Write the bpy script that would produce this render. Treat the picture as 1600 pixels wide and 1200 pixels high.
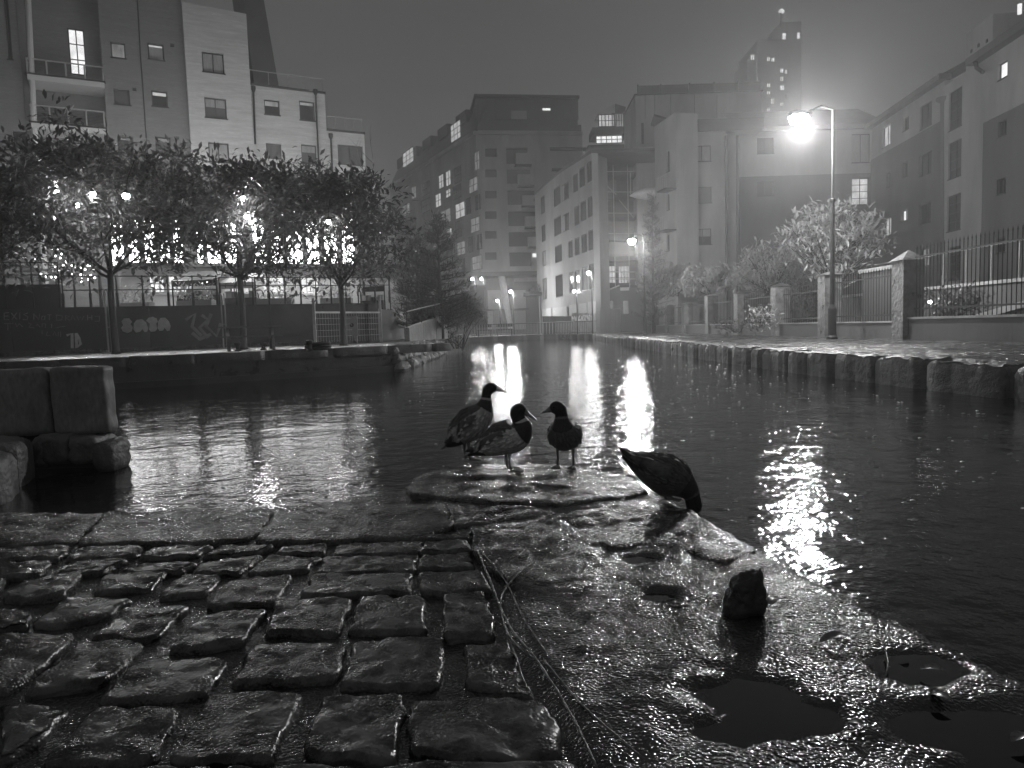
import bpy, bmesh, math, random
from mathutils import Vector, Matrix, noise as mnoise

R = math.radians
scene = bpy.context.scene
for o in list(bpy.data.objects):
    bpy.data.objects.remove(o)
col = scene.collection
random.seed(7)

# ------------------------------------------------------------------ camera
CAM = Vector((0.0, 0.0, 1.25))
FPX = 1110.0                      # focal length in pixels of the 1600 x 1200 frame
PITCH, ROLL = R(4.53), R(1.8)
_fw = Vector((0, math.cos(PITCH), -math.sin(PITCH)))
_rt0 = Vector((1, 0, 0)); _up0 = _rt0.cross(_fw)
_rt = _rt0 * math.cos(ROLL) - _up0 * math.sin(ROLL)
_up = _rt.cross(_fw)
cam_data = bpy.data.cameras.new('camera')
cam_data.sensor_width = 36.0
cam_data.lens = 36.0 * FPX / 1600.0
cam_data.clip_start = 0.05
cam_data.clip_end = 2000.0
cam = bpy.data.objects.new('camera', cam_data)
col.objects.link(cam)
M = Matrix.Identity(4)
for i in range(3):
    M[i][0], M[i][1], M[i][2], M[i][3] = _rt[i], _up[i], -_fw[i], CAM[i]
cam.matrix_world = M
scene.camera = cam

# ------------------------------------------------------------------ sky: low cloud lit by the city at night
world = bpy.data.worlds.new('World')
scene.world = world
world.use_nodes = True
wn, wl = world.node_tree.nodes, world.node_tree.links
bg = wn['Background']
SKY_LEVEL = 0.056
sky = wn.new('ShaderNodeTexSky'); sky.sky_type = 'NISHITA'; sky.sun_disc = False
sky.sun_elevation = R(1.0); sky.sun_rotation = R(200)
bw = wn.new('ShaderNodeRGBToBW'); wl.new(sky.outputs[0], bw.inputs[0])
mul = wn.new('ShaderNodeMath'); mul.operation = 'MULTIPLY'; mul.inputs[1].default_value = 0.02
wl.new(bw.outputs[0], mul.inputs[0])
wtc = wn.new('ShaderNodeTexCoord')
wno = wn.new('ShaderNodeTexNoise'); wno.inputs['Scale'].default_value = 2.4; wno.inputs['Detail'].default_value = 4
wl.new(wtc.outputs['Generated'], wno.inputs['Vector'])
wmr = wn.new('ShaderNodeMapRange')
wmr.inputs['To Min'].default_value = SKY_LEVEL * 0.72; wmr.inputs['To Max'].default_value = SKY_LEVEL * 1.28
wl.new(wno.outputs[0], wmr.inputs['Value'])
wad = wn.new('ShaderNodeMath'); wad.operation = 'ADD'
wl.new(mul.outputs[0], wad.inputs[0]); wl.new(wmr.outputs[0], wad.inputs[1])
wl.new(wad.outputs[0], bg.inputs['Color'])
bg.inputs['Strength'].default_value = 1.0

scene.view_settings.view_transform = 'Standard'
scene.view_settings.look = 'None'
scene.view_settings.exposure = 0.22
scene.view_settings.gamma = 1.0
scene.render.engine = 'CYCLES'
try:
    scene.cycles.use_denoising = True
    scene.cycles.denoiser = 'OPENIMAGEDENOISE'
    scene.cycles.max_bounces = 4
    scene.cycles.use_adaptive_sampling = True
    scene.cycles.adaptive_threshold = 0.025
    scene.cycles.diffuse_bounces = 1
    scene.cycles.glossy_bounces = 2
    scene.cycles.transmission_bounces = 2
    scene.cycles.volume_bounces = 0
    scene.cycles.sample_clamp_indirect = 6.0
    scene.cycles.caustics_reflective = False
    scene.cycles.caustics_refractive = False
except Exception:
    pass

# ------------------------------------------------------------------ pixel -> place
def ray(px, py):
    return _rt * ((px - 800.0) / FPX) + _up * ((600.0 - py) / FPX) + _fw
def P(px, py, Y):                     # the point at distance Y down the canal
    d = ray(px, py); return CAM + d * (Y / d.y)
def G(px, py, z):                     # the point on a level plane
    d = ray(px, py); return CAM + d * ((z - CAM.z) / d.z)

# ------------------------------------------------------------------ mesh builder
class MB:
    def __init__(s): s.v = []; s.f = []
    def add(s, vs, fs):
        n = len(s.v); s.v += [tuple(v) for v in vs]; s.f += [tuple(i + n for i in f) for f in fs]; return s
    def quad(s, a, b, c, d): return s.add([a, b, c, d], [(0, 1, 2, 3)])
    def box(s, lo, hi):
        x0, y0, z0 = lo; x1, y1, z1 = hi
        return s.add([(x0,y0,z0),(x1,y0,z0),(x1,y1,z0),(x0,y1,z0),(x0,y0,z1),(x1,y0,z1),(x1,y1,z1),(x0,y1,z1)],
                     [(3,2,1,0),(4,5,6,7),(0,1,5,4),(1,2,6,5),(2,3,7,6),(3,0,4,7)])
    def obox(s, c, ex, ey, ez):           # centre and three half-axis vectors
        c = Vector(c); vs = []
        for k in (-1, 1):
            for (i, j) in ((-1,-1),(1,-1),(1,1),(-1,1)):
                vs.append(c + ex * i + ey * j + ez * k)
        return s.add(vs, [(3,2,1,0),(4,5,6,7),(0,1,5,4),(1,2,6,5),(2,3,7,6),(3,0,4,7)])
    def bar(s, a, b, w, h=None):          # square bar from a to b
        a, b = Vector(a), Vector(b); d = (b - a); L = d.length
        if L < 1e-6: return s
        d.normalize(); h = h or w
        r = d.cross(Vector((0,0,1)))
        if r.length < 1e-3: r = Vector((1,0,0))
        r.normalize(); u = r.cross(d)
        return s.obox((a + b) / 2, r * w / 2, d * L / 2, u * h / 2)
    def tube(s, pts, rad, n=6, cap=True):
        pts = [Vector(p) for p in pts]; m = len(pts)
        if not hasattr(rad, '__len__'): rad = [rad] * m
        base = len(s.v); ref = None
        for i, p in enumerate(pts):
            t = (pts[min(i+1, m-1)] - pts[max(i-1, 0)])
            if t.length < 1e-9: t = Vector((0,0,1))
            t.normalize()
            if ref is None:
                ref = t.cross(Vector((0,0,1)))
                if ref.length < 0.05: ref = t.cross(Vector((1,0,0)))
            ref = ref - t * ref.dot(t)
            if ref.length < 1e-6: ref = t.orthogonal()
            ref.normalize(); b = t.cross(ref)
            for k in range(n):
                a = 2 * math.pi * k / n
                s.v.append(tuple(p + (ref * math.cos(a) + b * math.sin(a)) * rad[i]))
        for i in range(m - 1):
            for k in range(n):
                s.f.append((base+i*n+k, base+i*n+(k+1)%n, base+(i+1)*n+(k+1)%n, base+(i+1)*n+k))
        if cap:
            s.f.append(tuple(base + k for k in reversed(range(n))))
            s.f.append(tuple(base + (m-1)*n + k for k in range(n)))
        return s
    def lathe(s, c, prof, n=12, axis=None):   # prof: (radius, height)
        c = Vector(c); base = len(s.v); m = len(prof)
        for (r, h) in prof:
            for k in range(n):
                a = 2*math.pi*k/n
                s.v.append((c.x + r*math.cos(a), c.y + r*math.sin(a), c.z + h))
        for i in range(m-1):
            for k in range(n):
                s.f.append((base+i*n+k, base+i*n+(k+1)%n, base+(i+1)*n+(k+1)%n, base+(i+1)*n+k))
        s.f.append(tuple(base + k for k in reversed(range(n))))
        s.f.append(tuple(base + (m-1)*n + k for k in range(n)))
        return s
    def build(s, name, m, parent=None, smooth=False, **kw):
        me = bpy.data.meshes.new(name)
        me.from_pydata(s.v, [], s.f); me.validate(); me.update()
        if m is not None: me.materials.append(m)
        if smooth: me.polygons.foreach_set('use_smooth', [True] * len(me.polygons))
        return link(name, me, parent, **kw)

def rough_box(lo, hi, step, amp, fr=3.0, seed=0.0):
    """a block with worn arrises and an uneven face"""
    b = MB(); lo, hi = Vector(lo), Vector(hi); ce = (lo + hi) / 2; hs = (hi - lo) / 2
    bm = bmesh.new(); key = {}
    def vert(p):
        k = tuple(round(c, 4) for c in p)
        if k not in key:
            n = Vector([max(0, abs(p[i] - ce[i]) - hs[i] + 1e-4) and math.copysign(1, p[i] - ce[i]) for i in range(3)])
            cnt = sum(1 for c in n if c); q = Vector(p)
            if n.length: n.normalize()
            q += n * (amp * mnoise.fractal(Vector(p) * fr + Vector((seed, 0, 0)), .9, 2.0, 4) - (amp * .8 * (cnt - 1) if cnt > 1 else 0))
            key[k] = len(b.v); b.v.append(tuple(q))
        return key[k]
    for ax in range(3):
        u, w = (ax + 1) % 3, (ax + 2) % 3
        nu, nw = max(1, round((hi[u] - lo[u]) / step)), max(1, round((hi[w] - lo[w]) / step))
        for side in (lo, hi):
            for i in range(nu):
                for j in range(nw):
                    f = []
                    for (a, c) in ((i, j), (i + 1, j), (i + 1, j + 1), (i, j + 1)):
                        p = [0, 0, 0]; p[ax] = side[ax]; p[u] = lerp(lo[u], hi[u], a / nu); p[w] = lerp(lo[w], hi[w], c / nw); f.append(vert(p))
                    b.f.append(tuple(f) if side is hi else tuple(reversed(f)))
    bm.free(); return b
def link(name, data, parent=None, **kw):
    o = bpy.data.objects.new(name, data); col.objects.link(o)
    if parent is not None:
        o.parent = parent
        if parent.type == 'EMPTY': o.matrix_parent_inverse = Matrix.Translation(-parent.location)
    for k, v in kw.items(): o[k] = v
    return o
def thing(name, label, cat, loc, group=None):
    o = bpy.data.objects.new(name, None); col.objects.link(o)
    o.location = loc; o.empty_display_size = 0.2
    o['label'] = label; o['category'] = cat
    if group: o['group'] = group
    return o
def tag(o, label, cat, group=None):
    o['label'] = label; o['category'] = cat
    if group: o['group'] = group
    return o
def struct(o): o['kind'] = 'structure'; return o
def fbm(x, y, z=0.0, o=4):
    return mnoise.fractal(Vector((x, y, z)), 0.9, 2.0, o)
def lerp(a, b, t): return a + (b - a) * t

# ------------------------------------------------------------------ materials (all grey: the photograph is monochrome)
MATS = {}
def _new(name):
    m = bpy.data.materials.new(name); m.use_nodes = True
    nt = m.node_tree; return m, nt.nodes, nt.links, nt.nodes['Principled BSDF']
def mat(name, c, rough=0.6, ns=2.0, var=0.35, bump=0.0, bs=30.0, bd=0.01, spec=0.5, stretch=None, rvar=0.12, fine=0.0, fs=60.0, metal=0.0, coat=0.0):
    if name in MATS: return MATS[name]
    m, n, l, b = _new(name)
    tc = n.new('ShaderNodeTexCoord'); src = tc.outputs['Object']
    mp = n.new('ShaderNodeMapping'); l.new(src, mp.inputs['Vector'])
    if stretch: mp.inputs['Scale'].default_value = stretch
    no = n.new('ShaderNodeTexNoise'); no.inputs['Scale'].default_value = ns; no.inputs['Detail'].default_value = 7
    no.inputs['Roughness'].default_value = 0.62
    l.new(mp.outputs[0], no.inputs['Vector'])
    mr = n.new('ShaderNodeMapRange'); mr.inputs['From Min'].default_value = 0.28; mr.inputs['From Max'].default_value = 0.72
    mr.inputs['To Min'].default_value = c * (1 - var); mr.inputs['To Max'].default_value = c * (1 + var)
    l.new(no.outputs[0], mr.inputs['Value']); out = mr.outputs[0]
    if fine:
        f = n.new('ShaderNodeTexNoise'); f.inputs['Scale'].default_value = fs; f.inputs['Detail'].default_value = 3
        l.new(mp.outputs[0], f.inputs['Vector'])
        fm = n.new('ShaderNodeMapRange'); fm.inputs['From Min'].default_value = .3; fm.inputs['From Max'].default_value = .7
        fm.inputs['To Min'].default_value = 1 - fine; fm.inputs['To Max'].default_value = 1 + fine
        l.new(f.outputs[0], fm.inputs['Value'])
        mu = n.new('ShaderNodeMath'); mu.operation = 'MULTIPLY'; l.new(out, mu.inputs[0]); l.new(fm.outputs[0], mu.inputs[1]); out = mu.outputs[0]
    l.new(out, b.inputs['Base Color'])
    rr = n.new('ShaderNodeMapRange'); rr.inputs['From Min'].default_value = 0.3; rr.inputs['From Max'].default_value = 0.7
    rr.inputs['To Min'].default_value = max(0.02, rough - rvar); rr.inputs['To Max'].default_value = min(1, rough + rvar)
    l.new(no.outputs[0], rr.inputs['Value']); l.new(rr.outputs[0], b.inputs['Roughness'])
    b.inputs['Specular IOR Level'].default_value = spec
    b.inputs['Metallic'].default_value = metal
    b.inputs['Coat Weight'].default_value = coat
    b.inputs['Coat Roughness'].default_value = 0.12
    if bump:
        bn = n.new('ShaderNodeTexNoise'); bn.inputs['Scale'].default_value = bs; bn.inputs['Detail'].default_value = 5
        l.new(mp.outputs[0], bn.inputs['Vector'])
        bp = n.new('ShaderNodeBump'); bp.inputs['Strength'].default_value = bump; bp.inputs['Distance'].default_value = bd
        l.new(bn.outputs[0], bp.inputs['Height']); l.new(bp.outputs[0], b.inputs['Normal'])
    MATS[name] = m; return m
def emit(name, s, vary=0.0, ns=2.0, stretch=None):
    if name in MATS: return MATS[name]
    m, n, l, b = _new(name); n.remove(b)
    e = n.new('ShaderNodeEmission'); e.inputs['Color'].default_value = (1, 1, 1, 1); e.inputs['Strength'].default_value = s
    if vary:
        tc = n.new('ShaderNodeTexCoord'); mp = n.new('ShaderNodeMapping'); l.new(tc.outputs['Object'], mp.inputs[0])
        if stretch: mp.inputs['Scale'].default_value = stretch
        no = n.new('ShaderNodeTexNoise'); no.inputs['Scale'].default_value = ns; no.inputs['Detail'].default_value = 3
        l.new(mp.outputs[0], no.inputs['Vector'])
        mr = n.new('ShaderNodeMapRange'); mr.inputs['From Min'].default_value = .3; mr.inputs['From Max'].default_value = .7
        mr.inputs['To Min'].default_value = s * (1 - vary); mr.inputs['To Max'].default_value = s * (1 + vary)
        l.new(no.outputs[0], mr.inputs['Value']); l.new(mr.outputs[0], e.inputs['Strength'])
    l.new(e.outputs[0], n['Material Output'].inputs['Surface'])
    MATS[name] = m; return m

def grit(name, c, rough, cell, sv, nscale, sn, var=0.4, ns=5.0, spec=0.6, patch=0.0, ps=1.2, nd=1.0, mid=0.0, ms=8.0, steep=.18):
    """wet granular surface: rounded grains and a film of water that glint in lamp light; sv, sn, mid are slopes"""
    m, n, l, b = _new(name)
    tc = n.new('ShaderNodeTexCoord'); src = tc.outputs['Object']
    no = n.new('ShaderNodeTexNoise'); no.inputs['Scale'].default_value = ns; no.inputs['Detail'].default_value = 8; no.inputs['Roughness'].default_value = .65
    l.new(src, no.inputs['Vector'])
    mr = n.new('ShaderNodeMapRange'); mr.inputs['From Min'].default_value = .5 - steep; mr.inputs['From Max'].default_value = .5 + steep
    mr.inputs['To Min'].default_value = c*(1-var); mr.inputs['To Max'].default_value = c*(1+var)
    l.new(no.outputs[0], mr.inputs['Value']); l.new(mr.outputs[0], b.inputs['Base Color'])
    prev = None
    def bump_of(out, dist, inv=False):
        nonlocal prev
        bp = n.new('ShaderNodeBump'); bp.invert = inv; bp.inputs['Strength'].default_value = 1.0; bp.inputs['Distance'].default_value = dist
        l.new(out, bp.inputs['Height'])
        if prev is not None: l.new(prev.outputs[0], bp.inputs['Normal'])
        prev = bp; return bp
    def noise_of(sc, det):
        q = n.new('ShaderNodeTexNoise'); q.inputs['Scale'].default_value = sc; q.inputs['Detail'].default_value = det
        l.new(src, q.inputs['Vector']); return q.outputs[0]
    if mid: bump_of(noise_of(ms, 2.0), mid / (1.5 * ms))
    bump_of(noise_of(nscale, nd), sn / (1.5 * nscale))
    vo = n.new('ShaderNodeTexVoronoi'); vo.feature = 'SMOOTH_F1'; vo.inputs['Scale'].default_value = cell; vo.inputs['Smoothness'].default_value = .3
    l.new(src, vo.inputs['Vector'])
    bp2 = bump_of(vo.outputs['Distance'], sv / cell, True)
    l.new(prev.outputs[0], b.inputs['Normal'])
    rr = n.new('ShaderNodeMapRange'); rr.inputs['From Min'].default_value = .35; rr.inputs['From Max'].default_value = .65
    rr.inputs['To Min'].default_value = rough*.75; rr.inputs['To Max'].default_value = min(1, rough*1.5)
    l.new(no.outputs[0], rr.inputs['Value']); l.new(rr.outputs[0], b.inputs['Roughness'])
    b.inputs['Specular IOR Level'].default_value = spec
    if patch:
        pm = n.new('ShaderNodeMapRange'); pm.inputs['From Min'].default_value = .42; pm.inputs['From Max'].default_value = .6
        pm.inputs['To Min'].default_value = 1 - patch; pm.inputs['To Max'].default_value = 1
        l.new(noise_of(ps, 4.0), pm.inputs['Value']); l.new(pm.outputs[0], bp2.inputs['Strength'])
    MATS[name] = m; return m

def water_mat():
    m, n, l, b = _new('canal_water')
    tc = n.new('ShaderNodeTexCoord'); src = tc.outputs['Object']
    b.inputs['Base Color'].default_value = (.006, .006, .006, 1)
    b.inputs['Roughness'].default_value = 0.06
    b.inputs['IOR'].default_value = 1.333
    b.inputs['Specular IOR Level'].default_value = 0.5
    sx = n.new('ShaderNodeSeparateXYZ'); l.new(src, sx.inputs[0])      # the sheltered basin on the left is calmer
    calm = n.new('ShaderNodeMapRange'); calm.inputs['From Min'].default_value = -3.2; calm.inputs['From Max'].default_value = -.6
    calm.inputs['To Min'].default_value = .42; calm.inputs['To Max'].default_value = 1.0; l.new(sx.outputs['X'], calm.inputs['Value'])
    prev = None
    for (sc, st, d, det) in ((0.9, 1.0, 0.035, 3), (4.5, 1.0, 0.017, 4), (20.0, 1.0, 0.0042, 3)):
        no = n.new('ShaderNodeTexNoise'); no.inputs['Scale'].default_value = sc; no.inputs['Detail'].default_value = det
        l.new(src, no.inputs['Vector'])
        bp = n.new('ShaderNodeBump'); bp.inputs['Strength'].default_value = st; bp.inputs['Distance'].default_value = d
        l.new(no.outputs[0], bp.inputs['Height']); l.new(calm.outputs[0], bp.inputs['Strength'])
        if prev: l.new(prev.outputs[0], bp.inputs['Normal'])
        prev = bp
    # rain drops: small scattered rings
    vo = n.new('ShaderNodeTexVoronoi'); vo.inputs['Scale'].default_value = 2.4; l.new(src, vo.inputs['Vector'])
    sub = n.new('ShaderNodeMapRange'); sub.inputs['From Min'].default_value = 0.0; sub.inputs['From Max'].default_value = 0.075
    sub.inputs['To Min'].default_value = 1.0; sub.inputs['To Max'].default_value = 0.0
    l.new(vo.outputs['Distance'], sub.inputs['Value'])
    bp = n.new('ShaderNodeBump'); bp.inputs['Strength'].default_value = 1.0; bp.inputs['Distance'].default_value = 0.011
    l.new(sub.outputs[0], bp.inputs['Height']); l.new(prev.outputs[0], bp.inputs['Normal'])
    l.new(bp.outputs[0], b.inputs['Normal'])
    return m
def glass(name, c=.02, rough=.08):
    if name in MATS: return MATS[name]
    m, n, l, b = _new(name)
    b.inputs['Base Color'].default_value = (c, c, c, 1); b.inputs['Roughness'].default_value = rough
    b.inputs['Specular IOR Level'].default_value = .6
    MATS[name] = m; return m

M_WATER = water_mat()
M_PUDDLE = glass('puddle_water', .012, .03)
M_SETT = grit('wet_sett_granite', .075, .23, 150, .42, 70, .20, var=.9, ns=11, patch=.9, ps=7, spec=.65, mid=.14, ms=22, steep=.1)
M_SLAB = grit('wet_slab_stone', .052, .19, 110, .50, 60, .28, var=.8, ns=8, patch=.5, ps=5, spec=.7, mid=.14, ms=16, steep=.08)
M_GRIT = grit('wet_mossy_grit', .036, .125, 135, .46, 80, .20, var=.8, ns=6, spec=.8, patch=.5, ps=4.0, mid=.10, ms=14)
M_JOINT = grit('joint_grit', .04, .2, 130, .6, 80, .4, var=.5, ns=8, spec=.7)
M_COPING = grit('coping_stone_wet', .11, .36, 50, .25, 6, .5, var=.7, ns=2.5, nd=5)
M_PATH = grit('towpath_wet_gravel', .045, .24, 11, .8, 6, .5, var=.5, ns=1.5, patch=.5, ps=.7, spec=.7)
M_QCOP = grit('quay_coping_wet', .05, .3, 40, .25, 9, .15, var=.4, ns=1.5)
M_QUAY = grit('quay_paving_wet', .06, .25, 12, .4, 6, .3, var=.4, ns=1.2)
M_CONC = mat('stained_concrete', .24, .55, 1.6, .5, .5, 14, .012, stretch=(1, 1, .45), fine=.2, fs=30)
M_DARKCONC = mat('dark_stained_concrete', .04, .6, 1.2, .5, .4, 12, .012, stretch=(1, 1, .4))
M_RUBBLE = mat('rubble_stone', .16, .5, 5, .5, .8, 22, .02)
M_WALLG = mat('graffiti_wall_render', .05, .6, .7, .35, .3, 10, .01, fine=.15, fs=20)
M_PAINT = mat('spray_paint_pale', .62, .6, 3, .3)
M_PAINT2 = mat('spray_paint_faded', .24, .6, 3, .5)
M_PAINTD = mat('spray_paint_black', .02, .6, 3, .3)
M_METAL = mat('painted_black_metal', .02, .6, 6, .3, spec=.3)
M_GALV = mat('galvanised_steel', .42, .4, 6, .2, metal=.4)
M_WHITE = mat('white_paint', .62, .5, 3, .12)
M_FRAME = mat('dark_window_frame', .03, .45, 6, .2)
M_TIMBER = mat('weathered_timber', .11, .45, 4, .4, .4, 20, .006, stretch=(1, 6, 6))
M_BARK = mat('bark', .022, .6, 5, .45, .9, 18, .02, stretch=(1, 1, .3))
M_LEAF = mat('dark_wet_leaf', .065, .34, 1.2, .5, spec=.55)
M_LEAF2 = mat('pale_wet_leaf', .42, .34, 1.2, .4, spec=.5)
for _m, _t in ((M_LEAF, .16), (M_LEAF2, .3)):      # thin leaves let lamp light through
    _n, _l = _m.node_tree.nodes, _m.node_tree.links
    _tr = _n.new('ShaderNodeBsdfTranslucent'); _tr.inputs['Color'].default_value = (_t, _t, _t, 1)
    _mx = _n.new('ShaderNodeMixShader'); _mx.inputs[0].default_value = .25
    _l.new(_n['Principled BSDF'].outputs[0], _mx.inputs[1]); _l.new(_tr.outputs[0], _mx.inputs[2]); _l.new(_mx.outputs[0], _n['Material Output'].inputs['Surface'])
M_NEEDLE = mat('conifer_needle', .06, .45, 1.2, .5)
M_BRICKG = mat('grey_brick', .17, .75, .5, .16, .35, 5, .02, stretch=(1.2, 1.2, 14), fine=.16, fs=3)
M_BRICKW = mat('white_brick', .48, .7, .5, .2, .35, 5, .02, stretch=(1.2, 1.2, 14), fine=.10, fs=3)
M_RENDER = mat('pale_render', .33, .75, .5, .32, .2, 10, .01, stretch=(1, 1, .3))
M_RENDERD = mat('dark_render_tone', .13, .75, .5, .35, .2, 10, .01, stretch=(1, 1, .3))
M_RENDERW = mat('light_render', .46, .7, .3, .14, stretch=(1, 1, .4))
M_MANSARD = mat('dark_zinc_mansard', .045, .55, .4, .4, stretch=(2, 2, .4))
M_SLATE = mat('slate_roof', .07, .5, 1.0, .3, .3, 4, .02)
M_SCAFF = mat('scaffold_netting', .07, .8, .6, .5)
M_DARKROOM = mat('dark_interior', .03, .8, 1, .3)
M_CURTAIN = mat('window_curtain', .30, .8, 3, .25, stretch=(3, 3, .4))
M_GLASS = glass('dark_window_glass', .03, .1)
M_GLASSG = glass('grey_window_glass', .09, .2)
M_LIT = emit('lit_window', .42, .35, 1.5, (1.5, 1.5, .8))
M_LITDIM = emit('dim_lit_window', .17, .6, 1.4, (1.6, 1.6, .7))
M_LITHI = emit('bright_lit_window', .9, .3, 1.2)
M_BULB = emit('lamp_bulb', 100)
M_FLOOD = emit('floodlight_bulb', 260)
M_FILLPANE = emit('water_fill_pane', 10.0, .5, .8)  # glow set high to brighten the reflection in the left basin
HAZE = .0032
M_BULBS = emit('small_lamp_bulb', 25)
M_FAIRY = emit('fairy_light', 12)

# ================================================================== THE GROUND AND THE WATER
def prism(poly, z0, z1, name, m, parent=None):
    b = MB(); n = len(poly)
    b.add([(x, y, z0) for x, y in poly] + [(x, y, z1) for x, y in poly],
          [tuple(range(n, 2*n))] + [(i, (i+1) % n, n + (i+1) % n, n + i) for i in range(n)])
    return b.build(name, m, parent)
ZP, ZQ, ZT, ZS = 0.47, 0.80, 2.30, 0.50     # towpath, quay, terrace, landing

w = MB().quad((-60, -14, 0), (40, -14, 0), (40, 80, 0), (-60, 80, 0)).build('canal_water', M_WATER)
struct(w)
far = [(-3.9, 66), (0, 69), (4.5, 69), (7.25, 62), (14, 62), (150, 60), (150, 250), (-120, 250), (-120, 62)]
struct(prism(far, -1.0, ZP - .004, 'far_ground', mat('wet_far_paving', .10, .35, .4, .4, .5, 4, .03)))
EDGE = [(8.4, -14), (7.9, 0), (7.45, 8), (7.05, 10.9), (6.55, 16.2), (6.4, 23), (6.6, 40), (7.25, 61.9)]
path = struct(prism([(x + .55, y) for x, y in EDGE] + [(13.4, 61.9), (13.4, -14)], -1.0, ZP, 'towpath', M_PATH))
struct(prism([(13.4, -14), (13.4, 61.8), (150, 59.8), (150, -14)], -1.0, ZP - .004, 'courtyard_ground', mat('courtyard_paving', .10, .5, .6, .4, .4, 6, .02)))
QE = [(-60, 2), (-24, 13.6), (-10.4, 18.0), (-8.5, 18.9), (-3.75, 22.3)]
quay = struct(prism(QE + [(-3.75, 40), (-3.9, 66), (-60, 62)], -1.0, ZQ, 'quay', M_QCOP))
struct(prism([(-60, 7), (-26.0, 22.3), (-5.9, 31.3), (-6.5, 64), (-60, 61.5)], ZQ + .002, ZT, 'upper_terrace', mat('terrace_paving', .16, .55, .8, .3)))
struct(prism([(-60, -60), (60, -60), (60, -14.0), (-60, -14.0)], -1.0, .46, 'rear_ground', M_QUAY))

# ------------------------------------------------------------------ rough stone from an outline
def smooth_loop(poly, n, k=2):
    pts = []
    m = len(poly); seg = []
    L = [(poly[(i+1) % m] - poly[i]).length for i in range(m)]; T = sum(L)
    for j in range(n):
        d = T * j / n; i = 0
        while d > L[i]: d -= L[i]; i += 1
        pts.append(poly[i].lerp(poly[(i+1) % m], d / L[i]))
    for _ in range(k):
        pts = [(pts[i-1] + pts[i] * 2 + pts[(i+1) % n]) / 4 for i in range(n)]
    return pts
def stone(name, poly, ztop, h, m, parent, n=26, bev=.018, amp=.008, fr=14.0, seed=0.0, dome=.012, k=2, shrink=0.0, edge=.006):
    poly = [Vector((p[0], p[1], 0)) for p in poly]
    lp = smooth_loop(poly, n, k)
    c = sum(lp, Vector()) / n
    size = sum((p - c).length for p in lp) / n
    rings = [(1.0, -h), (1.0, -bev * 1.2), (1 - .35 * bev / size, -bev * .35), (1 - bev / size, 0.0), (.86, None), (.72, None), (.58, None), (.43, None), (.28, None), (.14, None)]
    b = MB()
    for (s, dz) in rings:
        s = s * (1 - shrink)
        for p in lp:
            q = c + (p - c) * s
            r = 1 + edge / size * 1.5 * mnoise.noise(Vector((p.x * 22 + seed, p.y * 22, seed)))
            q = c + (q - c) * r
            z = ztop + (dz if dz is not None else 0)
            if dz is None or dz > -h:
                z += amp * fbm(q.x * fr, q.y * fr, seed) + dome * (1 - s * s) * 1.2
            b.v.append((q.x, q.y, z))
    for i in range(len(rings) - 1):
        for j in range(n):
            b.f.append((i*n+j, i*n+(j+1) % n, (i+1)*n+(j+1) % n, (i+1)*n+j))
    b.v.append((c.x, c.y, ztop + amp * fbm(c.x * fr, c.y * fr, seed) + dome * 1.2))
    t = len(b.v) - 1; o = (len(rings)-1)*n
    for j in range(n): b.f.append((o+j, o+(j+1) % n, t))
    return b.build(name, m, parent, smooth=True)

# ------------------------------------------------------------------ the landing: bed, setts and slabs
def Gp(pts, z=ZS): return [tuple(G(x, y, z)[:2]) for x, y in pts]
back = Gp([(-900, 800), (-300, 799), (0, 800), (160, 799), (300, 797), (420, 790), (628, 762)])
tip = Gp([(650, 742), (742, 727), (890, 727), (985, 748), (1058, 782), (1200, 862), (1400, 962), (1600, 1053), (1900, 1180), (2400, 1420)])
bedpoly = back + tip + [(1.35, -3), (1.35, -13.9), (-9, -13.9)]
bed = struct(prism(bedpoly, -1.0, ZS - .06, 'landing', M_JOINT))

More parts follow.
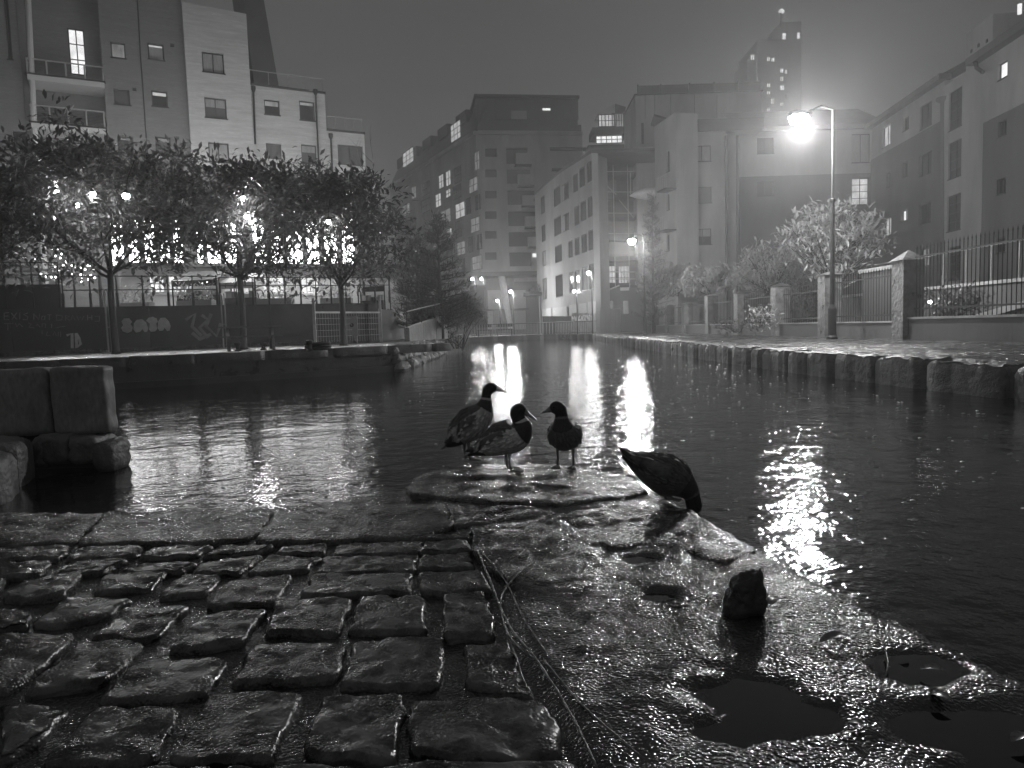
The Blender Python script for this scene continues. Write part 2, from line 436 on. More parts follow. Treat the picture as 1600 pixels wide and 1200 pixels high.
SETTS = [
 # front row
 [(0,1095),(108,1103),(55,1155),(0,1182)], [(150,1102),(285,1100),(228,1187),(62,1188)], [(330,1084),(470,1080),(418,1187),(268,1185)],
 [(503,1084),(630,1080),(618,1178),(472,1176)], [(650,1094),(856,1090),(873,1150),(870,1182),(640,1178)],
 [(-190,1110),(-30,1105),(-95,1190),(-300,1190)],
 # second row
 [(0,988),(118,985),(60,1035),(20,1065),(0,1078),(-70,1040)], [(128,1000),(225,1000),(160,1065),(35,1080)], [(215,1030),(357,1020),(322,1080),(155,1092)],
 [(398,1003),(543,1005),(520,1057),(362,1064)], [(555,995),(690,993),(687,1066),(535,1068)], [(727,1004),(795,1000),(815,1050),(803,1070),(728,1066)],
 [(-260,1000),(-90,1000),(-30,1080),(-200,1090)],
 [(778,1072),(828,1075),(826,1088),(782,1086)],
 # third row
 [(0,948),(52,950),(48,975),(-10,983),(-60,970)], [(105,933),(203,932),(158,962),(125,970),(50,972)], [(195,950),(295,945),(232,998),(148,997)],
 [(318,960),(418,952),(375,1003),(262,1014)], [(432,933),(548,933),(524,985),(419,988)], [(564,930),(661,930),(666,982),(545,985)], [(695,928),(758,928),(774,990),(695,993)],
 [(-250,945),(-90,945),(-110,985),(-290,988)],
 # fourth row
 [(40,905),(128,893),(100,928),(40,935),(2,930)], [(165,895),(262,890),(232,917),(145,922)], [(285,895),(350,898),(318,925),(245,930)],
 [(362,903),(457,897),(425,938),(322,944)], [(495,896),(642,893),(635,924),(470,928)], [(653,896),(755,893),(768,922),(663,925)], [(-160,905),(10,900),(-20,933),(-190,935)],
 # fifth row
 [(110,878),(205,870),(160,892),(85,896)], [(0,880),(80,874),(60,898),(-20,900)], [(222,880),(312,876),(282,890),(185,892)], [(318,876),(408,866),(372,893),(300,893)],
 [(420,867),(503,867),(474,888),(385,891)], [(508,867),(650,866),(642,888),(495,893)], [(660,864),(734,862),(740,884),(653,886)],
 # sixth row
 [(0,856),(112,852),(90,870),(-20,874)], [(122,855),(228,851),(205,867),(105,872)], [(238,853),(330,851),(308,866),(215,869)], [(338,853),(425,850),(408,862),(318,868)],
 [(435,854),(511,849),(506,863),(430,863)], [(530,849),(661,844),(650,862),(522,865)], [(664,846),(732,844),(733,859),(656,862)], [(-170,856),(-15,856),(-30,872),(-190,874)],
 # below the frame
 [(-60,1200),(120,1198),(20,1330),(-220,1330)], [(150,1200),(330,1198),(270,1330),(60,1330)], [(345,1198),(560,1195),(540,1330),(290,1330)], [(580,1195),(890,1192),(920,1330),(565,1330)],
]
for i, q in enumerate(SETTS):
    stone('sett', Gp(q), ZS + random.uniform(-.004, .005), .07, M_SETT, bed, n=44, bev=.012, amp=.007, fr=18, seed=i * 3.1, dome=.001, shrink=-.06, k=1, edge=.010)
SLABS = [
 [(445,796),(690,788),(706,822),(640,840),(402,846)], [(170,802),(425,794),(392,838),(330,846),(128,850)], [(-10,803),(160,801),(112,846),(-40,852)], [(-220,803),(-20,803),(-50,852),(-280,852)],
 [(745,826),(868,811),(938,852),(940,900),(890,935),(805,915),(740,862)], [(655,745),(745,730),(890,730),(985,751),(1000,772),(870,790),(700,782),(640,768)],
 [(700,790),(860,795),(868,804),(748,820),(712,822)], [(880,806),(1005,785),(1066,800),(1010,850),(952,858)],
 [(1072,795),(1180,860),(1130,880),(1020,850)], [(640,842),(732,826),(735,840),(664,843)],
]
for i, q in enumerate(SLABS):
    stone('paving_slab', Gp(q), ZS + (.004, .002, .0, .0, .006, .010, .006, .007, .006, .0)[i], .09, M_SLAB, bed, n=60, bev=.010, amp=.011, fr=8, seed=50 + i * 4.3, dome=.001, k=1, shrink=-.05, edge=.014)

# grit over the whole bed: low between the setts, level and mossy on the right, with hollows that hold rain
HOLL = [((1165, 1085), .155, .08), ((1250, 1120), .10, .07), ((1430, 1040), .12, .09), ((1500, 1130), .17, .09), ((1000, 872), .10, .05), ((1075, 838), .07, .04), ((1030, 930), .05, .035), ((1150, 1140), .10, .05), ((1640, 1190), .16, .10)]
HOLL = [(G(x, y, ZS), a, b2) for (x, y), a, b2 in HOLL]
reg = [Vector((p[0], p[1])) for p in Gp([(792, 905), (737, 855), (706, 800), (636, 770), (652, 744), (742, 729), (890, 729), (985, 750), (1058, 784), (1200, 864), (1400, 964), (1600, 1056), (1900, 1186), (2250, 1380), (1500, 1700), (1010, 1500), (925, 1230), (850, 1085), (835, 1060), (780, 960)])]
whole = [Vector(p) for p in bedpoly[:-2]] + [Vector((1.35, .6)), Vector((-4.2, .6)), Vector((-4.2, 2.9))]
whole = [Vector((max(p.x, -4.2), p.y)) for p in whole]
def inside(p, poly):
    c = False; n = len(poly)
    for i in range(n):
        a, b2 = poly[i], poly[(i+1) % n]
        if (a.y > p.y) != (b2.y > p.y) and p.x < (b2.x - a.x) * (p.y - a.y) / (b2.y - a.y) + a.x: c = not c
    return c
def edge_dist(p, poly):
    best = 9.0; n = len(poly)
    for i in range(n):
        a, d = poly[i], poly[(i+1) % n] - poly[i]
        t = max(0, min(1, (p - a).dot(d) / max(d.length_squared, 1e-9))); best = min(best, (p - a - d * t).length)
    return best
gb = MB(); xs = [-2.2, 1.5]; ys = [.9, 4.2]
st = .018; nx = int((xs[1] - xs[0]) / st) + 1; ny = int((ys[1] - ys[0]) / st) + 1
idx = {}
def gvert(i, j):
    if (i, j) in idx: return idx[i, j]
    x, y = xs[0] + i * st, ys[0] + j * st; p = Vector((x, y))
    rough_ = .009 * fbm(x * 3.2, y * 3.2, 3, 5) + .005 * fbm(x * 14, y * 14, 8, 4) + .0034 * fbm(x * 55, y * 55, 1, 3)
    wgt = min(1.0, edge_dist(p, reg) / .05) if inside(p, reg) else 0.0
    wgt = wgt * wgt * (3 - 2 * wgt)
    z = ZS + lerp(-.019 + rough_ * .5, .002 + rough_, wgt)
    for c, a, b2 in HOLL:
        d = ((x - c.x) / a) ** 2 + ((y - c.y) / b2) ** 2
        z -= .022 * max(0.0, 1 - d * (1 + .7 * fbm(x * 7, y * 7, 5))) * wgt
    gb.v.append((x, y, z)); idx[i, j] = len(gb.v) - 1; return idx[i, j]
for i in range(nx):
    for j in range(ny):
        if inside(Vector((xs[0] + (i + .5) * st, ys[0] + (j + .5) * st)), whole):
            gb.f.append((gvert(i, j), gvert(i+1, j), gvert(i+1, j+1), gvert(i, j+1)))
gb.build('mossy_grit', M_GRIT, bed, smooth=True, kind='stuff')
for c, a, b2 in HOLL:
    n = 24; MB().add([(c.x + a * 1.1 * math.cos(2*math.pi*k/n), c.y + b2 * 1.1 * math.sin(2*math.pi*k/n), ZS - .006 - .00003 * HOLL.index((c, a, b2))) for k in range(n)], [tuple(range(n))]).build('puddle', M_PUDDLE, bed)

# ------------------------------------------------------------------ broken stone, leaves, bramble stems
c = G(1166, 958, ZS)
rs = bmesh.new(); bmesh.ops.create_icosphere(rs, subdivisions=4, radius=1.0)
for v in rs.verts:
    p = v.co.copy(); m_ = max(abs(p.x), abs(p.y), abs(p.z)); p = p.lerp(p / m_, .66)
    tp = 1.0 - .30 * (p.z + 1) * .5
    nrm = fbm(p.x * 1.5 + 4, p.y * 1.5, p.z * 1.5, 5)
    q = Vector((p.x * .053 * tp + .004 * p.z, p.y * .040 * tp, (p.z + 1) * .054 + .010 * p.x * (p.z + 1)))
    q += v.co.normalized() * (.013 * nrm + .003 * mnoise.noise(p * 7))
    v.co = q + c + Vector((-.004, 0, -.006))
me = bpy.data.meshes.new('broken_stone'); rs.to_mesh(me); rs.free(); me.materials.append(mat('dark_broken_stone', .05, .45, 14, .5, .8, 60, .01))
me.polygons.foreach_set('use_smooth', [True] * len(me.polygons))
tag(link('broken_stone', me), 'upright dark lump of stone standing on the wet mossy landing', 'stone')

def leaf_mesh(b, o, d, up, L, W, bend=.25, n=4):
    """one curled leaf: a strip with a folded midrib"""
    d = d.normalized(); s = d.cross(up)
    if s.length < 1e-3: s = Vector((1, 0, 0))
    s.normalize(); u = s.cross(d); base = len(b.v)
    for i in range(n + 1):
        t = i / n; wd = W * (math.sin(math.pi * min(1, .06 + t * .94)) ** .8) * (1 - .25 * t)
        p = o + d * (L * t) + u * (bend * L * (t - t * t) )
        b.v += [tuple(p - s * wd + u * wd * .35), tuple(p), tuple(p + s * wd + u * wd * .35)]
    for i in range(n):
        for k in (0, 1):
            a = base + i * 3 + k; b.f.append((a, a + 1, a + 4, a + 3))
M_DEADLEAF = mat('sodden_dead_leaf', .16, .25, 40, .5, spec=.7)
LEAVES = [((1282, 1003), .075, .018, 5, 'curled pale fallen leaf below the dark broken stone'), ((1085, 1017), .03, .010, 160, 'tiny pale leaf lying left of the dark broken stone'), ((1205, 945), .04, .016, 60, 'bright wet leaf leaning on the right side of the broken stone'),
          ((1128, 930), .05, .014, 200, 'dark ragged leaf sticking out left of the broken stone'), ((1405, 1018), .03, .010, 20, 'small leaf at the upper edge of the right puddle'), ((1438, 1045), .045, .016, 330, 'curled leaf lying in the right puddle'),
          ((1455, 1085), .04, .014, 300, 'dark leaf half sunk in the right puddle'), ((1580, 1158), .04, .012, 15, 'leaf near the bottom right corner of the landing'), ((1325, 1128), .03, .010, 320, 'small leaf at the lower edge of the central puddle')]
for (px, L_, W_, a, lab) in LEAVES:
    b = MB(); p = G(px[0], px[1], ZS + .008)
    leaf_mesh(b, p, Vector((math.cos(R(a)), math.sin(R(a)), .12)), Vector((0, 0, 1)), L_, W_, .35, 6)
    tag(b.build('fallen_leaf', M_DEADLEAF, smooth=True), lab, 'leaf', 'fallen leaves on the landing')
M_STEM = mat('wet_bramble_stem', .12, .25, 30, .4, .5, 90, .004, spec=.7)
STEMS = [([(745,858),(765,905),(778,940),(800,985),(832,1022),(872,1082),(905,1140),(935,1205)], .0032, 'longest bramble stem, along the last setts down to the bottom edge'),
         ([(836,876),(802,905),(784,930),(784,962),(800,1000),(835,1030)], .0028, 'bramble stem whose tip curves up onto the smooth dark slab'),
         ([(752,862),(788,905),(816,962),(842,1002),(862,1030)], .0022, 'thin bramble stem arching beside the smooth dark slab'),
         ([(848,1030),(892,1082),(942,1132),(1015,1192)], .0026, 'bramble stem trailing over the grit toward the bottom'),
         ([(795,1000),(810,1035),(818,1062),(840,1100)], .0018, 'short thin stem lying by the small filler stone'),
         ([(1015,1040),(1040,1045),(1052,1028),(1075,1018)], .0022, 'short crooked twig at the edge of the central puddle'),
         ([(1382,1010),(1388,1035),(1384,1055)], .0020, 'short upright twig at the edge of the right puddle')]
for i, (pts, r, lab) in enumerate(STEMS):
    pp = [G(x, y, ZS + .012 + .004 * math.sin(k * 2 + i)) for k, (x, y) in enumerate(pts)]
    fine = []
    for k in range(len(pp) - 1):
        for t in (0, .33, .66):
            a = pp[max(k-1, 0)]; b1 = pp[k]; c1 = pp[k+1]; d1 = pp[min(k+2, len(pp)-1)]
            q = .5 * ((2*b1) + (c1 - a) * t + (2*a - 5*b1 + 4*c1 - d1) * t*t + (3*b1 - a - 3*c1 + d1) * t**3)
            fine.append(q + Vector((0, 0, .003 * mnoise.noise(q * 30))))
    fine.append(pp[-1])
    b = MB().tube(fine, [r * (1.15 - .5 * k / len(fine)) for k in range(len(fine))], 5)
    for k in range(2, len(fine) - 1, 2):
        sd = Vector((random.uniform(-1, 1), random.uniform(-1, 1), random.uniform(0, .6))).normalized()
        b.tube([fine[k], fine[k] + sd * .006], [.0012, .0003], 3)
    tag(b.build('bramble_stem' if i < 5 else 'twig', M_STEM, smooth=True), lab, 'stem' if i < 5 else 'twig', 'bramble stems and twigs on the landing')

# ================================================================== DUCKS
def catmull(nodes, sub):
    out = []
    m = len(nodes)
    for k in range(m - 1):
        a, b1, c1, d1 = nodes[max(k-1, 0)], nodes[k], nodes[k+1], nodes[min(k+2, m-1)]
        for i in range(sub):
            t = i / sub
            out.append(tuple(.5 * ((2*b1[q]) + (c1[q]-a[q])*t + (2*a[q]-5*b1[q]+4*c1[q]-d1[q])*t*t + (3*b1[q]-a[q]-3*c1[q]+d1[q])*t**3) for q in range(len(b1))) + (k + t,))
    out.append(tuple(nodes[-1]) + (m - 1.0,))
    return out
def loft(b, path, n=20):
    """path: (x, y, z, r_side, r_perp)"""
    base = len(b.v); m = len(path)
    P_ = [Vector(p[:3]) for p in path]
    for i, p in enumerate(P_):
        t = (P_[min(i+1, m-1)] - P_[max(i-1, 0)]).normalized()
        s = t.cross(Vector((0, 0, 1)))
        if s.length < .2: s = Vector((0, 1, 0)) * -1
        s = Vector((s.x, s.y, 0)) if s.length > .2 else s
        s.normalize()
        if i == 0: ps = s
        if s.dot(ps) < 0: s = -s
        ps = s
        u = s.cross(t).normalized()
        for k in range(n):
            a = 2 * math.pi * k / n
            b.v.append(tuple(p + s * math.cos(a) * max(path[i][3], .001) + u * math.sin(a) * max(path[i][4], .001)))
    for i in range(m - 1):
        for k in range(n):
            b.f.append((base+i*n+k, base+i*n+(k+1) % n, base+(i+1)*n+(k+1) % n, base+(i+1)*n+k))
    b.f.append(tuple(base + k for k in reversed(range(n)))); b.f.append(tuple(base+(m-1)*n+k for k in range(n)))
def feather_mat(name, rough=.55):
    m, n, l, b = _new(name)
    at = n.new('ShaderNodeVertexColor'); at.layer_name = 'plumage'
    tc = n.new('ShaderNodeTexCoord'); mp = n.new('ShaderNodeMapping'); mp.inputs['Scale'].default_value = (30, 70, 70)
    l.new(tc.outputs['Object'], mp.inputs[0])
    no = n.new('ShaderNodeTexNoise'); no.inputs['Scale'].default_value = 1.6; no.inputs['Detail'].default_value = 5; l.new(mp.outputs[0], no.inputs[0])
    mr = n.new('ShaderNodeMapRange'); mr.inputs['From Min'].default_value = .3; mr.inputs['From Max'].default_value = .7; mr.inputs['To Min'].default_value = .75; mr.inputs['To Max'].default_value = 1.25
    l.new(no.outputs[0], mr.inputs[0])
    mx = n.new('ShaderNodeMix'); mx.data_type = 'RGBA'; mx.blend_type = 'MULTIPLY'; mx.inputs[0].default_value = 1
    l.new(at.outputs[0], mx.inputs[6]); l.new(mr.outputs[0], mx.inputs[7]); l.new(mx.outputs[2], b.inputs['Base Color'])
    b.inputs['Roughness'].default_value = rough; b.inputs['Specular IOR Level'].default_value = .35
    b.inputs['Sheen Weight'].default_value = .25; b.inputs['Sheen Roughness'].default_value = .4
    bp = n.new('ShaderNodeBump'); bp.inputs['Strength'].default_value = .35; bp.inputs['Distance'].default_value = .003
    l.new(no.outputs[0], bp.inputs['Height']); l.new(bp.outputs[0], b.inputs['Normal'])
    return m
M_PLUM = feather_mat('duck_plumage'); M_BILL = mat('duck_bill', .30, .3, 20, .15); M_FOOT = mat('duck_foot', .20, .4, 20, .2); M_EYE = glass('duck_eye', .01, .05)
def paint(me, fn):
    ca = me.color_attributes.new('plumage', 'FLOAT_COLOR', 'POINT')
    for i, v in enumerate(me.vertices):
        g = fn(v.co); ca.data[i].color = (g, g, g, 1)
def remeshed(b, voxel, mname):
    me = bpy.data.meshes.new(mname); me.from_pydata(b.v, [], b.f); me.update()
    t = bpy.data.objects.new('tmp', me); col.objects.link(t)
    md = t.modifiers.new('r', 'REMESH'); md.mode = 'VOXEL'; md.voxel_size = voxel
    s = t.modifiers.new('s', 'SMOOTH'); s.factor = .6; s.iterations = 5
    dg = bpy.context.evaluated_depsgraph_get(); ev = t.evaluated_get(dg)
    out = bpy.data.meshes.new_from_object(ev); out.name = mname
    bpy.data.objects.remove(t); bpy.data.meshes.remove(me)
    out.polygons.foreach_set('use_smooth', [True] * len(out.polygons))
    return out
def duck(label, foot, heading, nodes, bill, neck_i, yaw=0.0, feet=((.0, .035), (-.02, -.035)), pale=1.0, scale=1.0, legtop=.09):
    root = thing('duck', label, 'duck', foot, 'ducks on the landing')
    root.rotation_euler = (0, 0, heading); root.scale = (scale,) * 3
    bpy.context.view_layer.update()
    nd = []
    nk = nodes[neck_i]
    def turn(p):
        x, y, z = p; dx = x - nk[0]
        return (nk[0] + dx * math.cos(yaw) - y * math.sin(yaw), dx * math.sin(yaw) + y * math.cos(yaw), z)
    for i, (x, z, ry, rn) in enumerate(nodes):
        p = (x, 0, z)
        if i > neck_i: p = turn(p)
        nd.append(p + (ry, rn))
    path = catmull(nd, 6)
    b = MB(); loft(b, path, 20)
    me = remeshed(b, .0055, 'body')
    cl = [(Vector(p[:3]), p[5], p[3], p[4]) for p in path]
    N = len(nodes) - 1
    def plum(co):
        best = min(cl, key=lambda q: (q[0] - co).length_squared - q[2] * q[3] * .6)
        t = best[1]; hi = (co.z - best[0].z) / max(best[3], .01); sd = abs(co.y - best[0].y) / max(best[2], .01)
        nn = mnoise.noise(co * 60) * .15
        if t > neck_i + .55: return .012
        if t > neck_i + .3: return .42 * pale
        if t > neck_i - .9: return .045
        if t < 1.0: return .02 if hi < .3 else .30 * pale
        if t < 1.7 and hi < .2: return .02
        if hi > .45 + nn: return .13
        return (.42 + nn * .5) * pale
    paint(me, plum); me.materials.append(M_PLUM)
    def put(nm, me_or_b, m=None, parent=None, smooth=True):
        if isinstance(me_or_b, MB):
            me2 = bpy.data.meshes.new(nm); me2.from_pydata(me_or_b.v, [], me_or_b.f); me2.update()
            if smooth: me2.polygons.foreach_set('use_smooth', [True] * len(me2.polygons))
            me2.materials.append(m)
        else: me2 = me_or_b
        o = bpy.data.objects.new(nm, me2); col.objects.link(o); o.parent = parent or root; return o
    body = put('body', me)
    # small overlapping contour feathers on back and flanks
    fm = MB(); fc = []; rn_ = random.Random(len(label))
    vs_ = [v for v in me.vertices]
    for k in range(420):
        v = vs_[rn_.randrange(len(vs_))]; bq = min(cl, key=lambda q: (q[0] - v.co).length_squared)
        if not (1.0 < bq[1] < neck_i - .6) or v.normal.z < -.5: continue
        i0 = max(0, cl.index(bq) - 3); d = (cl[i0][0] - bq[0]); d = d - v.normal * d.dot(v.normal)
        if d.length < 1e-4: continue
        d = (d.normalized() + v.normal * .10 + Vector((0, rn_.uniform(-.15, .15), 0))).normalized()
        n0 = len(fm.v); leaf_mesh(fm, v.co + v.normal * .0006, d, v.normal, rn_.uniform(.022, .040), rn_.uniform(.007, .010), .05, 3)
        g = plum(v.co) * rn_.uniform(.85, 1.4); fc += [g * (.85 if (j % 3) != 1 else 1.15) for j in range(len(fm.v) - n0)]
    fme = bpy.data.meshes.new('contour_feathers'); fme.from_pydata(fm.v, [], fm.f); fme.update(); fme.materials.append(M_PLUM)
    ca_ = fme.color_attributes.new('plumage', 'FLOAT_COLOR', 'POINT')
    for j, g in enumerate(fc): ca_.data[j].color = (g, g, g, 1)
    put('contour_feathers', fme, parent=body)['kind'] = 'stuff'
    # bill: flattened, widening then rounded
    (bx, bz), (tx, tz) = bill
    bb = MB(); bn = []
    for t, wd, hh in ((-.25, .012, .014), (0, .013, .014), (.35, .011, .008), (.7, .0125, .005), (.92, .011, .0035), (1.0, .006, .002)):
        p = turn((lerp(bx, tx, t), 0, lerp(bz, tz, t))); bn.append(p + (wd, hh))
    loft(bb, bn, 12); put('bill', bb, M_BILL, body)
    hd = Vector(nd[-2][:3])
    for s in (-1, 1):
        e = MB(); ex = turn((nodes[-2][0] + .012, s * (nodes[-2][2] * .93), nodes[-2][1] + .006))
        e.lathe(ex, [(.001, -.004), (.0035, -.002), (.0042, 0), (.0035, .002), (.001, .004)], 8); put('eye', e, M_EYE, body)
    # folded wings
    for s in (-1, 1):
        wv = []
        bi = list(range(neck_i - 2, 0, -1))
        pts = [nodes[neck_i - 2]] + [nodes[k] for k in range(neck_i - 3, 0, -1)]
        m_ = len(pts)
        first = pts[0]
        wv.append((first[0] + .022, s * first[2] * .72, first[1] + first[3] * .08, .010, first[3] * .22))
        for k, (x, z, ry, rn) in enumerate(pts):
            wv.append((x, s * (ry * .86), z + rn * (.10, .26, .34, .34, .34)[min(k, 4)], .016 - .002 * k, rn * (.46, .54, .52, .48, .42)[min(k, 4)]))
        x, z, ry, rn = nodes[1]; x0, z0 = nodes[0][:2]
        wv.append((lerp(x, x0, .75), s * .018, lerp(z, z0, .75) + .022, .006, .012))
        wv.append((lerp(x, x0, 1.15), s * .010, lerp(z, z0, 1.15) + .026, .002, .003))
        wb = MB(); loft(wb, [q[:5] for q in catmull(wv, 5)], 14)
        me2 = bpy.data.meshes.new('wing'); me2.from_pydata(wb.v, [], wb.f); me2.update()
        me2.polygons.foreach_set('use_smooth', [True] * len(me2.polygons)); me2.materials.append(M_PLUM)
        xs_ = [q[0] for q in wv]; x_lo, x_hi = min(xs_), max(xs_)
        def wp(co):
            t = (co.x - x_lo) / (x_hi - x_lo); z_mid = min(cl, key=lambda q: abs(q[0].x - co.x))[0].z
            if t < .22: return .03
            if .30 < t < .36: return .45 * pale
            if .36 < t < .46: return .05
            return .16 + .08 * mnoise.noise(co * 45) if co.z > z_mid + .012 else .30 * pale
        paint(me2, wp); put('wing', me2)
    # tail feathers
    (x, z, ry, rn), (x1, z1) = nodes[0], nodes[1][:2]
    dv = Vector((x - x1, 0, z - z1)).normalized(); tb = MB()
    for k in range(-3, 4):
        d = (dv + Vector((0, k * .16, .05))).normalized(); leaf_mesh(tb, Vector((x1, k * .004, z1)).lerp(Vector((x, 0, z)), .7), d, Vector((0, 0, 1)), .055 - .004 * abs(k), .011, .1, 4)
    put('tail', tb, mat('duck_tail_feather', .22, .6, 50, .6))
    for s, (fx, fy) in enumerate(feet):
        lg = MB()
        lg.tube([(fx - .012, fy * .9, legtop + .03), (fx - .006, fy, legtop - .01), (fx - .008, fy, .045), (fx, fy, .010)], [.014, .008, .005, .0055], 8)
        leg = put('leg', lg, M_FOOT)
        fb = MB(); toes = [(.058, -.026), (.066, 0), (.058, .026)]
        h0 = Vector((fx, fy, .010)); pts = [Vector((fx + a, fy + c_, .005)) for a, c_ in toes]
        for p in pts: fb.tube([h0, (h0 + p) / 2 + Vector((0, 0, .003)), p], [.005, .004, .002], 6)
        wbp = [h0, pts[0], (pts[0] + pts[1]) / 2 - Vector((.01, 0, 0)), pts[1], (pts[1] + pts[2]) / 2 - Vector((.01, 0, 0)), pts[2]]
        fb.add([p + Vector((0, 0, .003)) for p in wbp] + [p - Vector((0, 0, .002)) for p in wbp], [(0,1,2,3,4,5), (11,10,9,8,7,6)])
        fb.tube([h0, h0 + Vector((-.018, 0, -.004))], [.004, .002], 6)
        put('foot', fb, M_FOOT, leg)
    return root
zt = ZS + .014
duck('tallest duck, neck stretched up, standing at the back of the ledge', P(729, 722, 3.95).xy.to_3d() + Vector((0, 0, zt)), R(8),
     [(-.115,.085,.012,.008),(-.075,.115,.05,.042),(-.02,.165,.085,.078),(.045,.215,.092,.092),(.095,.27,.070,.066),(.118,.32,.040,.039),(.125,.36,.027,.027),(.132,.388,.030,.030),(.155,.403,.030,.031),(.182,.396,.019,.019)],
     ((.192, .395), (.245, .372)), 5, feet=((.0, .035), (.02, -.04)), legtop=.09, pale=1.3)
duck('pale-flanked duck bending its head, in the middle of the three', P(792, 742, 3.62).xy.to_3d() + Vector((0, 0, zt)), R(-10),
     [(-.205,.082,.02,.008),(-.15,.108,.05,.032),(-.08,.14,.085,.066),(-.01,.172,.097,.088),(.055,.192,.085,.085),(.085,.228,.058,.056),(.072,.268,.038,.038),(.062,.298,.037,.037),(.078,.314,.036,.037),(.104,.302,.022,.021)],
     ((.113, .299), (.165, .262)), 5, feet=((.0, .035), (.03, -.035)), pale=1.7, legtop=.10)
duck('dark duck facing the camera with its bill turned left', P(884, 738, 3.66).xy.to_3d() + Vector((0, 0, zt)), R(-105),
     [(-.14,.095,.02,.01),(-.10,.12,.05,.035),(-.045,.15,.08,.068),(.015,.175,.086,.084),(.055,.21,.072,.070),(.07,.25,.044,.043),(.072,.285,.032,.032),(.078,.31,.035,.035),(.10,.322,.035,.036),(.127,.314,.021,.020)],
     ((.135, .312), (.18, .297)), 5, yaw=R(-75), feet=((.01, .042), (.0, -.042)), pale=.35, legtop=.10)
duck('duck tipped forward, tail up, drinking over the right edge', P(1028, 783, 2.98).xy.to_3d() + Vector((0, 0, zt - .012)), R(-8),
     [(-.15,.190,.02,.008),(-.105,.172,.05,.034),(-.04,.138,.082,.066),(.03,.105,.092,.086),(.088,.075,.075,.072),(.126,.040,.048,.048),(.143,.010,.034,.034),(.147,-.012,.034,.034),(.152,-.036,.033,.033),(.158,-.058,.020,.020)],
     ((.160, -.062), (.172, -.108)), 5, feet=((.01, .035), (.03, -.035)), pale=.3, legtop=.07)

# ================================================================== FACADE TOOLS
class Facade:
    """a vertical plane through two ground points; u runs along it, offsets go toward the camera"""
    def __init__(s, a, b):
        s.a = Vector((a[0], a[1], 0)); d = Vector((b[0] - a[0], b[1] - a[1], 0)); s.L = d.length; s.u = d.normalized()
        n = Vector((s.u.y, -s.u.x, 0))
        if n.dot(Vector((CAM.x, CAM.y, 0)) - s.a) < 0: n = -n
        s.n = n
    def uz(s, px, py, off=0.0):
        d = ray(px, py); o = s.a + s.n * off; t = (o - CAM).dot(s.n) / d.dot(s.n)
        p = CAM + d * t; return ((p - s.a).dot(s.u), p.z)
    def pt(s, u, z, off=0.0): return s.a + s.u * u + s.n * off + Vector((0, 0, z))
    def rect(s, x0, y0, x1, y1, off=0.0):
        ym, xm = (y0 + y1) / 2, (x0 + x1) / 2
        u0, u1 = s.uz(x0, ym, off)[0], s.uz(x1, ym, off)[0]
        z0, z1 = s.uz(xm, y1, off)[1], s.uz(xm, y0, off)[1]
        return (min(u0, u1), max(u0, u1), min(z0, z1), max(z0, z1))
    def box(s, b, u0, u1, z0, z1, o0, o1):
        return b.obox(s.pt((u0+u1)/2, (z0+z1)/2, (o0+o1)/2), s.u * (u1-u0)/2, s.n * (o1-o0)/2, Vector((0, 0, (z1-z0)/2)))
def wall(fac, u0, u1, z0, z1, holes, m, parent, depth=6.0, off=0.0, rev=.2, name='wall'):
    us = sorted(set([u0, u1] + [h[i] for h in holes for i in (0, 1) if u0 < h[i] < u1]))
    zs = sorted(set([z0, z1] + [h[i] for h in holes for i in (2, 3) if z0 < h[i] < z1]))
    b = MB()
    for i in range(len(us) - 1):
        for j in range(len(zs) - 1):
            cu, cz = (us[i] + us[i+1]) / 2, (zs[j] + zs[j+1]) / 2
            if any(h[0] < cu < h[1] and h[2] < cz < h[3] for h in holes): continue
            b.quad(fac.pt(us[i], zs[j], off), fac.pt(us[i+1], zs[j], off), fac.pt(us[i+1], zs[j+1], off), fac.pt(us[i], zs[j+1], off))
    for (a, c, d, e) in holes:
        for (p, q) in (((a, d), (c, d)), ((c, d), (c, e)), ((c, e), (a, e)), ((a, e), (a, d))):
            b.quad(fac.pt(p[0], p[1], off), fac.pt(q[0], q[1], off), fac.pt(q[0], q[1], off - rev), fac.pt(p[0], p[1], off - rev))
    d = off - depth
    b.quad(fac.pt(u0, z0, off), fac.pt(u0, z1, off), fac.pt(u0, z1, d), fac.pt(u0, z0, d))
    b.quad(fac.pt(u1, z0, off), fac.pt(u1, z1, off), fac.pt(u1, z1, d), fac.pt(u1, z0, d))
    b.quad(fac.pt(u0, z1, off), fac.pt(u1, z1, off), fac.pt(u1, z1, d), fac.pt(u0, z1, d))
    b.quad(fac.pt(u0, z0, d), fac.pt(u1, z0, d), fac.pt(u1, z1, d), fac.pt(u0, z1, d))
    return b.build(name, m, parent)
